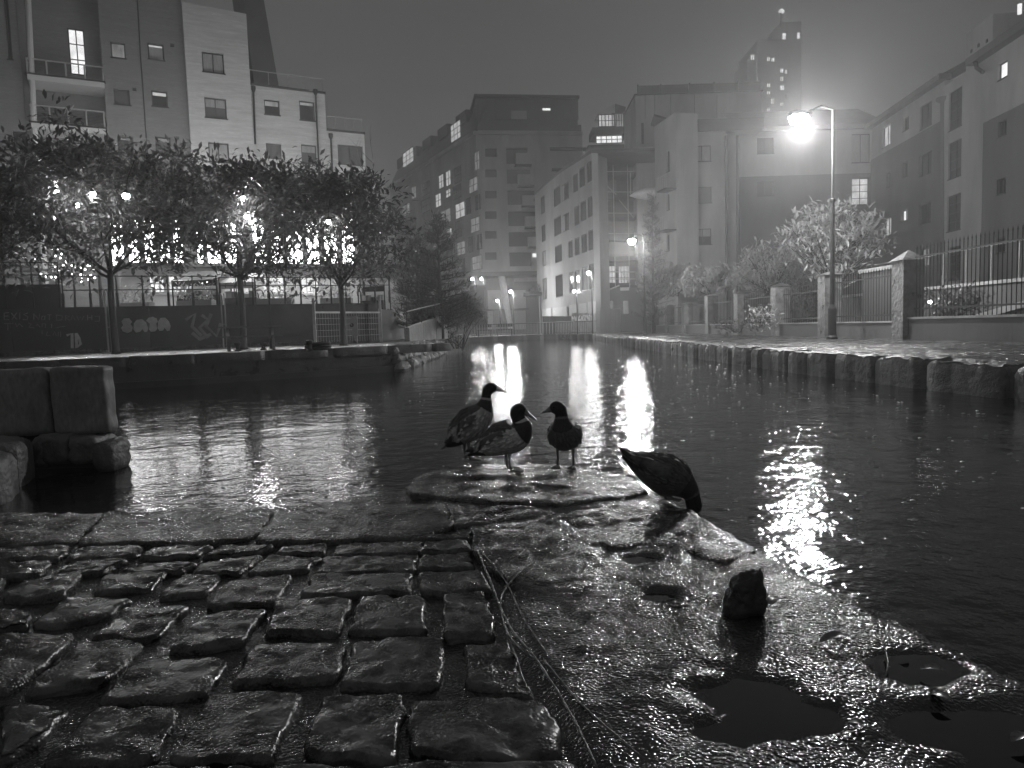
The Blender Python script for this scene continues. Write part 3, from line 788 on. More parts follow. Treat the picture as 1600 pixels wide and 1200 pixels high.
def window(fac, r, parent, pane, off=0.0, nx=2, nz=1, rev=.16, fw=.07, sill=True, blind=None, frame=None, label=None):
    u0, u1, z0, z1 = r; b = MB(); o0, o1 = off - rev - .05, off - rev + .03
    for (a, c, d, e) in ((u0, u0+fw, z0, z1), (u1-fw, u1, z0, z1), (u0+fw, u1-fw, z0, z0+fw), (u0+fw, u1-fw, z1-fw, z1)): fac.box(b, a, c, d, e, o0, o1)
    for k in range(1, nx): u = lerp(u0, u1, k / nx); fac.box(b, u - fw*.4, u + fw*.4, z0+fw, z1-fw, o0 + .01, o1 - .01)
    for k in range(1, nz): z = lerp(z0, z1, k / nz); fac.box(b, u0+fw, u1-fw, z - fw*.35, z + fw*.35, o0 + .015, o1 - .015)
    if sill: fac.box(b, u0 - .05, u1 + .05, z0 - .07, z0 - .002, off - rev, off + .05)
    w_ = b.build('window', frame or M_FRAME, parent)
    if label: w_['label'] = label
    p = MB().quad(fac.pt(u0+.01, z0+.01, o0+.02), fac.pt(u1-.01, z0+.01, o0+.02), fac.pt(u1-.01, z1-.01, o0+.02), fac.pt(u0+.01, z1-.01, o0+.02))
    p.build('pane', pane, w_)
    if blind:
        mt, f0 = blind
        q = MB().quad(fac.pt(u0+fw, lerp(z0, z1, f0), o0+.03), fac.pt(u1-fw, lerp(z0, z1, f0), o0+.03), fac.pt(u1-fw, z1-fw, o0+.03), fac.pt(u0+fw, z1-fw, o0+.03))
        q.build('blind', mt, w_)
    return w_
def pipe(fac, px_pts, parent, r=.06, off=.12, m=None, name='drainpipe', hopper=True):
    pts = [fac.pt(*fac.uz(x, y, off), off) for x, y in px_pts]
    b = MB().tube(pts, r, 8)
    if hopper: b.lathe(pts[0] - Vector((0, 0, .12)), [(r*1.1, 0), (r*2.4, .18), (r*2.4, .36), (r*1.2, .40)], 8)
    return b.build(name, m or M_METAL, parent, smooth=False)

# ================================================================== LEFT: THE APARTMENT BUILDING
FL = Facade((-22.9, 41.4), (-13.4, 46.4))
LB = thing('apartment_building', 'tall grey and white brick apartment building with balconies behind the left trees', 'building', (-19, 45, ZT))
def Lr(*a, off=0.0): return FL.rect(*a, off=off)
grey_w = [(Lr(173,66,196,90), M_LITDIM, None), (Lr(231,68,256,93), M_CURTAIN, (M_LIT, .82)), (Lr(178,139,203,163), M_GLASSG, None), (Lr(237,142,262,166), M_GLASS, (M_LIT, .72)),
          (Lr(184,213,209,238), M_GLASS, (M_LITDIM, .80)), (Lr(243,214,267,238), M_GLASSG, (M_LITDIM, .72))]
white_w = [(Lr(316,82,350,113, off=.5), M_CURTAIN, None), (Lr(320,153,354,184, off=.5), M_GLASSG, (M_CURTAIN, .55)), (Lr(326,223,358,253, off=.5), M_CURTAIN, None)]
low_w = [(Lr(413,156,437,179), M_GLASS, (M_LITDIM, .62)), (Lr(468,158,492,188), M_GLASS, (M_LITDIM, .80)), (Lr(416,224,440,247), M_GLASSG, None), (Lr(471,226,495,255), M_GLASSG, (M_CURTAIN, .6)),
         (Lr(528,227,567,257), M_GLASSG, None)]
u_l = FL.uz(38, 100)[0]; u_g = FL.uz(160, 100)[0]; u_w0 = FL.uz(291, 130)[0]; u_w1 = FL.uz(389, 130)[0]; u_r1 = FL.uz(509, 180)[0]; u_r2 = FL.uz(570, 230)[0]
z_w = FL.uz(330, 262)[1]; z_r1 = FL.uz(450, 140)[1]; z_r2 = FL.uz(540, 207)[1]; ztop_ = 25.0
lit_door = Lr(108, 48, 134, 119, off=-1.6)
FILLG = [Lr(*q) for q in ((172,342,194,416),(198,342,219,416),(223,342,244,416),(248,342,266,416),(270,342,287,416))]  # glowing panes added behind the trees to brighten the water's reflection
wall(FL, u_g, u_w0, ZT, ztop_, [r for r, _, _ in grey_w] + FILLG, M_BRICKG, LB, depth=9)
for r in FILLG: window(FL, r, LB, M_FILLPANE, nx=2, nz=2)
wall(FL, u_l - .2, u_g - .002, ZT, ztop_, [], M_BRICKG, LB, depth=7, off=-1.6)
LITFILLW = [Lr(*q) for q in ((297,340,318,417),(322,340,345,417),(349,340,373,417),(394,338,417,417),(421,338,443,417),(447,338,474,417),(479,296,497,322),(478,338,500,417),(505,338,529,417),(534,297,556,318),(534,338,556,417))]  # short upper panes are lit windows; tall ones added to brighten the water
wall(FL, u_w0 + .002, u_r2, ZT, z_w - .002, LITFILLW, M_BRICKG, LB, depth=9, off=-.02)
for r in LITFILLW: window(FL, r, LB, M_FILLPANE, nx=2, nz=2, off=-.02)
for r, pm, bl in grey_w: window(FL, r, LB, pm, nx=1, blind=bl)
# white stair tower with its sloping top
za, zb = FL.uz(286, 3, .5)[1], FL.uz(387, 22, .5)[1]
wt = wall(FL, u_w0 + .004, u_w1, z_w, zb, [r for r, _, _ in white_w], M_BRICKW, LB, depth=8, off=.5)
b = MB(); pts = [FL.pt(u_w0 + .004, zb, .5), FL.pt(u_w1, zb, .5), FL.pt(u_w0 + .004, za, .5)]
b.add(pts + [p - FL.n * 8 for p in pts], [(0, 1, 2), (5, 4, 3), (0, 2, 5, 3), (1, 4, 5, 2)])
b.build('sloping_parapet', M_BRICKW, LB)
for r, pm, bl in white_w: window(FL, r, LB, pm, nx=2, off=.5, blind=bl)
wall(FL, u_w1 + .002, u_r1, z_w, z_r1, [r for r, _, _ in low_w[:4]], M_BRICKW, LB, depth=8)
wall(FL, u_r1 + .002, u_r2, z_w, z_r2, [low_w[4][0]], M_BRICKW, LB, depth=7)
for i, (r, pm, bl) in enumerate(low_w): window(FL, r, LB, pm, nx=2 if i == 4 else 1, blind=bl)
# copings and roof-terrace rails
for (a, c, z) in ((u_w1 + .005, u_r1 + .05, z_r1), (u_r1 + .01, u_r2 + .05, z_r2)):
    b = MB(); FL.box(b, a, c, z + .002, z + .14, -.4, .06); b.build('coping', M_FRAME, LB)
    rb = MB(); n_ = 4
    for k in range(n_ + 1):
        u = lerp(a + .1, c - .1, k / n_); rb.bar(FL.pt(u, z + .14, -.25), FL.pt(u, z + 1.0, -.25), .035)
    rb.bar(FL.pt(a + .1, z + 1.0, -.25), FL.pt(c - .1, z + 1.0, -.25), .05)
    rb.build('terrace_rail', M_GALV, LB)
# raking dark roof edge behind the stair tower
b = MB(); p4 = [FL.pt(*FL.uz(x, y, -3), -3) for x, y in ((372, -60), (402, -60), (436, 137), (398, 137))]
b.add(p4 + [p - FL.n * 4 for p in p4], [(0,1,2,3), (7,6,5,4), (0,4,5,1), (1,5,6,2), (2,6,7,3), (3,7,4,0)]); b.build('raking_roof', M_SLATE, LB)
# a joint down the grey brick, drainpipes, vents
pipe(FL, [(213, -30), (218, 60), (231, 250)], LB, r=.035, off=.03, hopper=False, name='expansion_joint', m=M_FRAME)
pipe(FL, [(396, 141), (399, 225)], LB); pipe(FL, [(493, 146), (499, 278)], LB); pipe(FL, [(517, 215), (520, 285)], LB)
for (x, y) in ((269, 71), (210, 140), (277, 216)):
    u, z = FL.uz(x, y); b = MB(); FL.box(b, u - .1, u + .1, z - .08, z + .08, 0.002, .08); b.build('wall_vent', M_FRAME, LB)
# balcony door, slabs and rails
window(FL, lit_door, LB, M_LITHI, off=-1.25, nx=2, nz=3, sill=False, label='brightly lit balcony door')
for (yt, yb, x0, x1) in ((88, 122, 40, 160), (161, 196, 46, 162), (236, 272, 50, 166)):
    u0, zt_ = FL.uz(x0, yt + 2, .2); u1, _ = FL.uz(x1, yt + 2, .2); z0 = FL.uz(100, yb, .2)[1]
    bal = MB(); FL.box(bal, u0, u1, z0 - .28, z0, -1.59, .2); bo = bal.build('balcony', M_RENDERW, LB)
    e = MB(); FL.box(e, u0 - .1, u1 + .05, z0 + .002, z0 + .08, -1.59, .26); e.build('balcony_edge', M_FRAME, bo)
    rl = MB(); rl.bar(FL.pt(u0, zt_, .15), FL.pt(u1, zt_, .15), .06); rl.bar(FL.pt(u0, zt_, .15), FL.pt(u0, zt_, -1.55), .05); rl.build('rail', M_GALV, bo)
    for k in range(5):
        u = lerp(u0 + .03, u1 - .03, k / 4); q = MB(); q.bar(FL.pt(u, z0 + .08, .15), FL.pt(u, zt_, .15), .07, .04); q.build('post', M_GALV, bo)
    for s in range(9):
        z = lerp(z0 + .2, zt_ - .12, s / 8)
        MB().bar(FL.pt(u0 + .05, z, .13), FL.pt(u1 - .05, z, .13), .012).build('wire', M_METAL, bo)
cp = [FL.pt(*FL.uz(x, y, .05), .05) for x, y in ((43, -20), (57, 260))]
MB().tube([cp[0], cp[1], Vector((cp[1].x, cp[1].y, ZT))], .14, 10).build('balcony_column', M_RENDERW, LB)
# neighbouring wing at the frame's left edge
NB = thing('apartment_wing', 'plain grey wing at the far left edge, left of the balconies', 'building', (-31, 38, ZT))
FN = Facade((-40, 36.5), (-26.2, 40.2)); un = FN.uz(37, 150)[0]
wn_ = [FN.rect(-80, 90, -40, 140), FN.rect(20, 205, 44, 232), FN.rect(-80, 190, -40, 240), FN.rect(8, -10, 16, 92)]
wall(FN, 0, un, ZT, 26, wn_, M_BRICKG, NB, depth=8)
for r in wn_: window(FN, r, NB, M_GLASS, nx=1)
# block that closes the view behind the balconies' gap
# ================================================================== LEFT: LOWER QUAY
# nearest concrete block with a rubble footing and a low wall that comes toward the landing
CB = thing('concrete_block_wall', 'stained concrete wall of two blocks above the water, left foreground', 'wall', (-5, 7.2, 0))
x1 = P(163, 620, 6.9).x; xj = P(77, 620, 6.9).x
rough_box((xj + .012, 6.9, .34), (x1, 7.12, 1.0), .045, .016, 4, 1).build('concrete_block', M_CONC, CB, smooth=True)
rough_box((-8.0, 6.88, .34), (xj - .012, 7.12, 1.0), .06, .016, 4, 5).build('concrete_block', M_CONC, CB, smooth=True)
b = MB(); b.box((-9.0, 6.95, .3), (x1 - .1, 7.08, .96)); b.build('core', M_DARKCONC, CB)
FT = thing('rubble_footing', 'rough rubble stones under the concrete wall, left foreground', 'footing', (-4.6, 6.8, 0))
k = 0
for (xa, xb, ya, yb) in ((55, 70, 684, 730), (66, 104, 680, 728), (108, 150, 682, 724), (148, 174, 690, 738)):
    Y = 6.72; p0, p1 = P(xa, yb, Y), P(xb, ya, Y)
    bm = bmesh.new(); bmesh.ops.create_icosphere(bm, subdivisions=3, radius=1)
    for v in bm.verts:
        p = v.co.copy(); m_ = max(abs(p.x), abs(p.y), abs(p.z)); p = p.lerp(p / m_, .82)
        q = Vector(((p0.x + p1.x) / 2 + p.x * abs(p1.x - p0.x) * .52, Y + .16 + p.y * .2, (max(p0.z, -.1) + p1.z) / 2 + p.z * (p1.z - max(p0.z, -.1)) * .52))
        v.co = q + v.co.normalized() * .035 * fbm(q.x * 5, q.y * 5, q.z * 5, 4)
    me = bpy.data.meshes.new('stone'); bm.to_mesh(me); bm.free(); me.materials.append(M_RUBBLE); me.polygons.foreach_set('use_smooth', [True] * len(me.polygons))
    link('stone', me, FT); k += 1
b = MB(); b.box((-9, 6.95, -.5), (-4.1, 7.12, .335)); b.build('footing_core', M_DARKCONC, FT)
KW = thing('low_stone_wall', 'low rough stone wall running out at the far left edge of the landing', 'wall', (-4.4, 6, 0))
pa, pb_ = G(60, 740, 0), G(0, 797, 0); pc = pb_ + (pb_ - pa) * 1.8
for i in range(6):
    a = pa.lerp(pc, i / 6); c2 = pa.lerp(pc, (i + .97) / 6); nrm = Vector((-(c2 - a).y, (c2 - a).x, 0)).normalized()
    if nrm.x > 0: nrm = -nrm
    a, c2 = a + Vector((0, 0, 0)), c2
    stone('stone', [(a.x, a.y), (c2.x, c2.y), ((c2 + nrm * .7).x, (c2 + nrm * .7).y), ((a + nrm * .7).x, (a + nrm * .7).y)], .36 + random.uniform(-.02, .03), .6, M_RUBBLE, KW, n=28, bev=.05, amp=.04, fr=4, seed=i * 7, dome=.02, edge=.03)

# quay coping stones
def along(pts, t):
    L = [math.hypot(pts[i+1][0]-pts[i][0], pts[i+1][1]-pts[i][1]) for i in range(len(pts)-1)]; d = t
    for i, l_ in enumerate(L):
        if d <= l_ or i == len(L) - 1:
            f = d / l_; return Vector((lerp(pts[i][0], pts[i+1][0], f), lerp(pts[i][1], pts[i+1][1], f), 0)), Vector((pts[i+1][0]-pts[i][0], pts[i+1][1]-pts[i][1], 0)).normalized()
        d -= l_
def coping(pts, t0, t1, step, ztop, h, width, m, parent, side, seed=0, jit=.12, amp=.02, bev=.035, gap=.03, name='coping_stone', n=24, proud=.05, edge=.05, fr=3.0, k=1):
    t = t0; i = 0
    while t < t1:
        s = step * random.uniform(1 - jit, 1 + jit)
        (a, d), (c2, _) = along(pts, t + gap / 2), along(pts, min(t + s, t1) - gap / 2)
        nr = Vector((-d.y, d.x, 0)) * side
        q = [a - nr * proud, c2 - nr * proud, c2 + nr * width, a + nr * width]
        stone(name, [(p.x, p.y) for p in q], ztop + random.uniform(-.012, .012), h, m, parent, n=n, bev=bev, amp=amp, fr=fr, seed=seed + i * 2.7, dome=.006, k=k, edge=edge, shrink=-.02)
        t += s; i += 1
coping(QE, 36.0, 62.2, 1.7, ZQ + .02, .26, .55, M_QCOP, quay, 1, seed=11, amp=.012, bev=.02, gap=.02)
b = MB()    # darker plinth course under the coping, just above the water
for i in range(1, 4):
    a, c2 = Vector((*QE[i], 0)), Vector((*QE[i+1], 0)); d = (c2 - a).normalized(); nr = Vector((d.y, -d.x, 0))
    b.obox((a + c2) / 2 + nr * .06 + Vector((0, 0, -.15)), d * ((c2 - a).length / 2 + .05), nr * .1, Vector((0, 0, .32)))
b.build('plinth', M_DARKCONC, quay)
# rough rubble bank where the quay turns up the canal
RB = thing('rubble_bank', 'rough rubble revetment where the left quay turns up the canal', 'bank', (-3.7, 28, 0))
for i in range(46):
    y = 22.4 + 15 * (i / 46) ** 1.15 + random.uniform(-.15, .15); lay = i % 3
    s = random.uniform(.24, .42)
    bm = bmesh.new(); bmesh.ops.create_icosphere(bm, subdivisions=2, radius=1)
    cc = Vector((-3.72 + .22 - lay * .10 + random.uniform(-.05, .05), y, .08 + lay * .27))
    for v in bm.verts:
        v.co = cc + Vector((v.co.x * s * .6, v.co.y * s * 1.2, v.co.z * s * .62)) + v.co * .07 * mnoise.noise(v.co * 2.2 + cc)
    me = bpy.data.meshes.new('stone'); bm.to_mesh(me); bm.free(); me.materials.append(M_RUBBLE)
    link('stone', me, RB)

# graffitied retaining wall
W0, W1 = (-26, 22), (-5.7, 31)
FW = Facade(W0, W1); LW = FW.L; ZW = 2.45
GW = thing('retaining_wall', 'dark rendered retaining wall covered with graffiti behind the left trees', 'wall', (-15, 27, ZQ))
for k in range(5):
    b = MB(); FW.box(b, LW * k / 5 + .01, LW * (k + 1) / 5 - .01, ZQ - .1, ZW, -.3, 0); b.build('wall_panel', M_WALLG, GW)
b = MB(); FW.box(b, 0, LW, ZW + .002, ZW + .06, -.34, .04); b.build('wall_coping', M_DARKCONC, GW)
b = MB(); FW.box(b, 2, LW - 1, ZQ + .001, ZQ + .14, .05, .5); b.build('kerb', M_QUAY, GW)
# writing and graffiti
def strokes(lines, r, m, name, label=None, off=.012):
    b = MB()
    for ln in lines:
        p3 = [FW.pt(*FW.uz(x, y), off) for x, y in ln]
        b.tube(p3, r, 5)
    o = b.build(name, m, GW)
    for v in o.data.vertices:      # flatten onto the wall: paint has no body
        d = (v.co - FW.a).dot(FW.n); v.co -= FW.n * (d - (.004 + (d - off) * .08))
    if label: o['label'] = label
    return o
def blob(cx, cy, rx, ry, a0=0, a1=360, w=0.0, n=22):
    return [(cx + rx * math.cos(R(lerp(a0, a1, i / n))), cy - ry * math.sin(R(lerp(a0, a1, i / n)))) for i in range(n + 1)]
def fill(polys, m, name, off=.006, label=None):
    for k, pl in enumerate(polys):
        b = MB(); vs = [FW.pt(*FW.uz(x, y), off + k * .0012) for x, y in pl]; b.add(vs, [tuple(range(len(vs)))])
        o = b.build(name, m, GW)
        if label and k == 0: o['label'] = label
# bubble letters
def scale_pts(pl): return [(188 + (x - 1000) / 5.333, 440 + y / 5.333) for x, y in pl]
J = [(1010,330),(1030,305),(1075,305),(1100,335),(1085,355),(1105,380),(1095,415),(1060,428),(1020,415),(1005,385),(1025,360),(1015,350)]
A1 = [(1112,350),(1135,318),(1180,312),(1215,340),(1232,385),(1225,418),(1200,422),(1185,395),(1165,418),(1130,425),(1110,400)]
T = [(1215,325),(1235,300),(1270,292),(1305,308),(1312,335),(1300,350),(1308,395),(1290,415),(1255,418),(1240,400),(1245,350)]
A2 = [(1315,335),(1335,302),(1375,300),(1405,330),(1420,370),(1412,408),(1390,412),(1370,385),(1355,408),(1325,410),(1310,385)]
letters = [scale_pts(q) for q in (J, A1, T, A2)]
fill([[( (x - sum(p[0] for p in q)/len(q)) * 1.13 + sum(p[0] for p in q)/len(q), (y - sum(p[1] for p in q)/len(q)) * 1.13 + sum(p[1] for p in q)/len(q)) for x, y in q] for q in letters], M_PAINTD, 'graffiti_outline', .004)
fill(letters, M_PAINT, 'graffiti_letter', .012, 'pale bubble letters sprayed on the wall')
strokes([scale_pts(q) for q in ([(1075,330),(1055,350),(1080,362)], [(1165,335),(1190,345),(1180,358),(1165,345)], [(1150,385),(1140,410)], [(1350,320),(1378,330),(1365,345),(1350,325)], [(1345,375),(1332,395)], [(1270,345),(1270,350)])], .022, M_PAINTD, 'graffiti_line', off=.03)
def sp2(pl): return [(x / 5.333, 440 + y / 5.333) for x, y in pl]
strokes([sp2(q) for q in (
 [(35,262),(35,318),(75,316)], [(35,288),(70,286)], [(35,262),(75,258)], [(95,262),(140,315)], [(140,258),(100,318)], [(165,258),(165,315)], [(232,262),(196,272),(232,292),(226,318),(190,315)],
 [(282,265),(282,318)], [(282,270),(325,318),(330,268)], [(350,290),(375,285),(372,318),(345,318),(350,290)], [(395,275),(430,278)], [(412,275),(410,320)],
 [(470,275),(472,325)], [(470,278),(520,285),(515,318),(472,325)], [(545,325),(548,282),(578,290),(550,302),(582,325)], [(590,320),(605,280),(625,322)], [(640,285),(655,322),(668,290),(682,322),(700,285)], [(730,278),(730,322)], [(765,280),(765,322)],[(738,300),(765,300)], [(790,290),(830,288),(828,330),(790,330)],
 [(35,350),(110,348)], [(65,350),(65,405)], [(130,345),(140,378),(160,350),(190,378)], [(235,345),(262,352),(240,380),(285,385)], [(300,370),(310,352),(335,380)], [(350,382),(352,350),(380,352),(378,385)], [(430,350),(430,388)], [(470,385),(500,378),(545,372)], [(350,405),(352,440)], [(395,415),(385,450),(420,448)], [(440,450),(455,415),(470,452)], [(485,420),(485,455)], [(505,415),(505,460)])],
 .018, M_PAINT2, 'graffiti_writing', 'rows of faded scrawled writing')
strokes([sp2(q) for q in ([(555,448),(600,432),(602,555)], [(635,430),(640,552),(672,520),(660,470),(635,430)])], .05, M_PAINT, 'graffiti_numeral', 'pale number 10 sprayed on the wall')
strokes([[(290,500),(305,490),(300,510),(315,525)], [(315,492),(325,500),(312,512),(325,528)], [(330,490),(322,510),(338,525),(345,505)], [(300,520),(312,530),(330,522)]], .07, M_PAINT2, 'graffiti_tag', 'faded tag left of the fence posts')

# railings on the wall
def railing(name, label, fac, u0, u1, z0, h, n, m=M_METAL, off=-.15, rails=(1.0, .55), r=.022, ball=False, group=None, low=.0):
    t = thing(name, label, 'railing', fac.pt((u0+u1)/2, z0, off), group)
    for f in rails:
        MB().tube([fac.pt(u0, z0 + h * f, off), fac.pt(u1, z0 + h * f, off)], r, 6).build('rail', m, t)
    pm = None
    for k in range(n + 1):
        u = lerp(u0, u1, k / n); b = MB().tube([fac.pt(u, z0 - low, off), fac.pt(u, z0 + h * 1.03, off)], r * 1.25, 6)
        b.tube([fac.pt(u, z0, off), fac.pt(u, z0 + h * .45, off)], r * 2.2, 6)
        b.build('post', m, t)
    return t
ua, ub, uc = FW.uz(98, 470)[0], FW.uz(340, 470)[0], FW.uz(610, 470)[0]
railing('railing', 'black two-bar railing on the graffitied wall behind the first tree', FW, ua, ub, ZW + .06, 1.15, 6, group='railings along the graffitied wall')
railing('railing', 'black railing on the graffitied wall between the second and third tree', FW, ub + .1, uc, ZW + .06, 1.1, 11, rails=(1.0, .7), group='railings along the graffitied wall', r=.018)
railing('railing', 'black railing on top of the dark planter panel at far left', FW, 3.0, ua - .1, ZW + .95, .75, 9, rails=(1.0, .4), group='railings along the graffitied wall', r=.018, low=.9)
b = MB(); FW.box(b, 2.0, FW.uz(93, 460)[0], ZW + .062, ZW + .92, -.5, -.35); tag(b.build('hoarding', M_DARKCONC), 'dark flat hoarding standing on the wall at the far left', 'hoarding')

# temporary fence posts and gate frame
def steel_post(px, ytop, ybot, Y, w, label, double=False):
    b = MB(); p, q = P(px, ybot, Y), P(px, ytop, Y); q.x = p.x = (p.x + q.x) / 2; p.z = ZQ
    b.tube([p, q], w, 8)
    if double: b.tube([p + Vector((.13, 0, 0)), q + Vector((.13, 0, 0))], w, 8); b.bar(p + Vector((0, 0, .9)), p + Vector((.13, 0, .9)), .03)
    b.obox(p + Vector((.05, 0, .02)), Vector((.2, 0, 0)), Vector((0, .15, 0)), Vector((0, 0, .02)))
    tag(b.build('fence_post', M_GALV), label, 'post', 'steel posts on the left quay')
steel_post(166, 452, 550, 24.6, .028, 'pair of thin steel posts beside the first tree trunk', True)
steel_post(347, 458, 543, 26.5, .028, 'pair of thin steel posts behind the picnic table', True)
TF = thing('fence_gate', 'pale steel framed fence gate before the wall right of the third tree', 'gate', P(545, 535, 29).xy.to_3d() + Vector((0, 0, ZQ)))
g0, g1 = P(493, 535, 27.6), P(596, 532, 30.6); zt0, zt1 = P(493, 466, 27.6).z, P(592, 462, 30.6).z; zm = P(545, 488, 29).z
for p, zt_ in ((g0, zt0), (g1, zt1)): MB().bar(Vector((p.x, p.y, ZQ)), Vector((p.x, p.y, zt_)), .10).build('gate_post', M_GALV, TF)
MB().bar(Vector((g0.x, g0.y, zm)), Vector((g1.x, g1.y, zm)), .07).build('gate_rail', M_GALV, TF)
gm = MB()
for k in range(1, 26):
    p = g0.lerp(g1, k / 26); gm.bar(Vector((p.x, p.y, ZQ + .1)), Vector((p.x, p.y, zm)), .010)
for k in range(1, 5): z = lerp(ZQ + .1, zm, k / 5); gm.bar(Vector((g0.x, g0.y, z)), Vector((g1.x, g1.y, z)), .012)
gm.build('wire_mesh', M_GALV, TF)
SG = thing('notice_board', 'pale upright board with a dark round mark behind the third tree', 'sign', P(550, 535, 29.5).xy.to_3d() + Vector((0, 0, ZQ)))
a, c2 = P(540, 525, 29.2), P(558, 494, 29.2); b = MB(); b.box((a.x, 29.2, a.z), (c2.x, 29.24, c2.z)); b.build('board', M_RENDER, SG)
m_ = P(549.5, 508, 29.2); b = MB(); n = 20
for (r0, r1, mm, nm) in ((.0, .085, M_PAINTD, 'round_mark'), (.0, .03, M_PAINT2, 'mark_centre')):
    q = MB(); q.add([(m_.x + r1 * math.cos(2*math.pi*k/n), 29.196 - (.003 if r1 < .05 else 0), m_.z + r1 * math.sin(2*math.pi*k/n)) for k in range(n)], [tuple(range(n))]); q.build(nm, mm, SG)
for x in (a.x + .05, c2.x - .05): MB().bar((x, 29.22, ZQ), (x, 29.22, a.z), .03).build('board_leg', M_GALV, SG)
# ramp wall beyond the gate
RW = thing('ramp_wall', 'pale stained concrete ramp wall rising to the dark conifer', 'wall', (-5, 34, ZQ))
r0, r1 = P(636, 535, 31), P(697, 530, 37)
for k in range(3):
    p, q = r0.lerp(r1, k / 3 + .004), r0.lerp(r1, (k + 1) / 3 - .004); z0, z1 = lerp(P(636, 512, 31).z, P(697, 491, 37).z, k / 3), lerp(P(636, 512, 31).z, P(697, 491, 37).z, (k + 1) / 3)
    d = (q - p); d.z = 0; d.normalize(); nn = Vector((d.y, -d.x, 0)) * .12
    vs = [Vector((p.x, p.y, ZQ - .02)), Vector((q.x, q.y, ZQ - .02)), Vector((q.x, q.y, z1)), Vector((p.x, p.y, z0))]
    MB().add([v + nn for v in vs] + [v - nn for v in vs], [(0,1,2,3), (7,6,5,4), (0,4,5,1), (1,5,6,2), (2,6,7,3), (3,7,4,0)]).build('wall_panel', M_CONC, RW)
pr = [P(635, 487, 31), P(697, 472, 37)]
hr = thing('handrail', 'thin pale handrail above the ramp wall by the conifer', 'handrail', (r0.x, r0.y, ZQ))
MB().tube(pr, .03, 6).build('rail', M_GALV, hr)
for t in (0, .33, .66, 1): p = pr[0].lerp(pr[1], t); MB().tube([p, Vector((p.x, p.y, lerp(P(636, 512, 31).z, P(697, 491, 37).z, t) - .05))], .025, 6).build('post', M_METAL, hr)

# picnic table
tp = P(392, 546, 22.6); PT = thing('picnic_table', 'dark timber picnic table beside the second tree on the left quay', 'table', (tp.x, tp.y, ZQ))
ang = R(22); ux, uy = Vector((math.cos(ang), math.sin(ang), 0)), Vector((-math.sin(ang), math.cos(ang), 0)); tc0 = Vector((tp.x, tp.y, ZQ))
for k in range(5):
    MB().obox(tc0 + uy * (-.32 + k * .16) + Vector((0, 0, .74)), ux * .93, uy * .07, Vector((0, 0, .02))).build('plank', M_TIMBER, PT)
for s in (-1, 1):
    for k in (0, 1):
        MB().obox(tc0 + uy * s * (.62 + k * .14) + Vector((0, 0, .44)), ux * .93, uy * .062, Vector((0, 0, .02))).build('bench_plank', M_TIMBER, PT)
    for e in (-1, 1):
        MB().bar(tc0 + ux * e * .65 + uy * s * .75 + Vector((0, 0, 0)), tc0 + ux * e * .65 + uy * s * .22 + Vector((0, 0, .72)), .09, .05).build('leg', M_TIMBER, PT)
for e in (-1, 1):
    MB().bar(tc0 + ux * e * .6 - uy * .78 + Vector((0, 0, .40)), tc0 + ux * e * .6 + uy * .78 + Vector((0, 0, .40)), .05, .08).build('cross_beam', M_TIMBER, PT)
# mooring bollards and small clutter on the quay edge
def bollard(px, py, h, label):
    p = G(px, py, ZQ); b = MB(); b.lathe((p.x, p.y, ZQ), [(.10, 0), (.10, .03), (.06, .06), (.055, h*.6), (.10, h*.8), (.10, h), (.05, h*1.08)], 12)
    tag(b.build('mooring_bollard', M_METAL, smooth=False), label, 'bollard', 'mooring bollards on the left quay')
bollard(372, 549, .26, 'small iron mooring bollard under the picnic table side nearest the water'); bollard(484, 549, .28, 'small iron mooring bollard on the quay left of the third tree'); bollard(412, 547, .22, 'small iron mooring bollard right of the second tree trunk')
p = G(497, 548, ZQ); RP = MB()
for k in range(3): RP.tube([p + Vector((.32 * math.cos(a_ * .45), .25 * math.sin(a_ * .45), .05 + k * .07)) for a_ in range(15)], .04, 6)
tag(RP.build('coiled_rope', M_METAL, smooth=True), 'low dark coil of rope on the quay left of the third tree', 'rope')

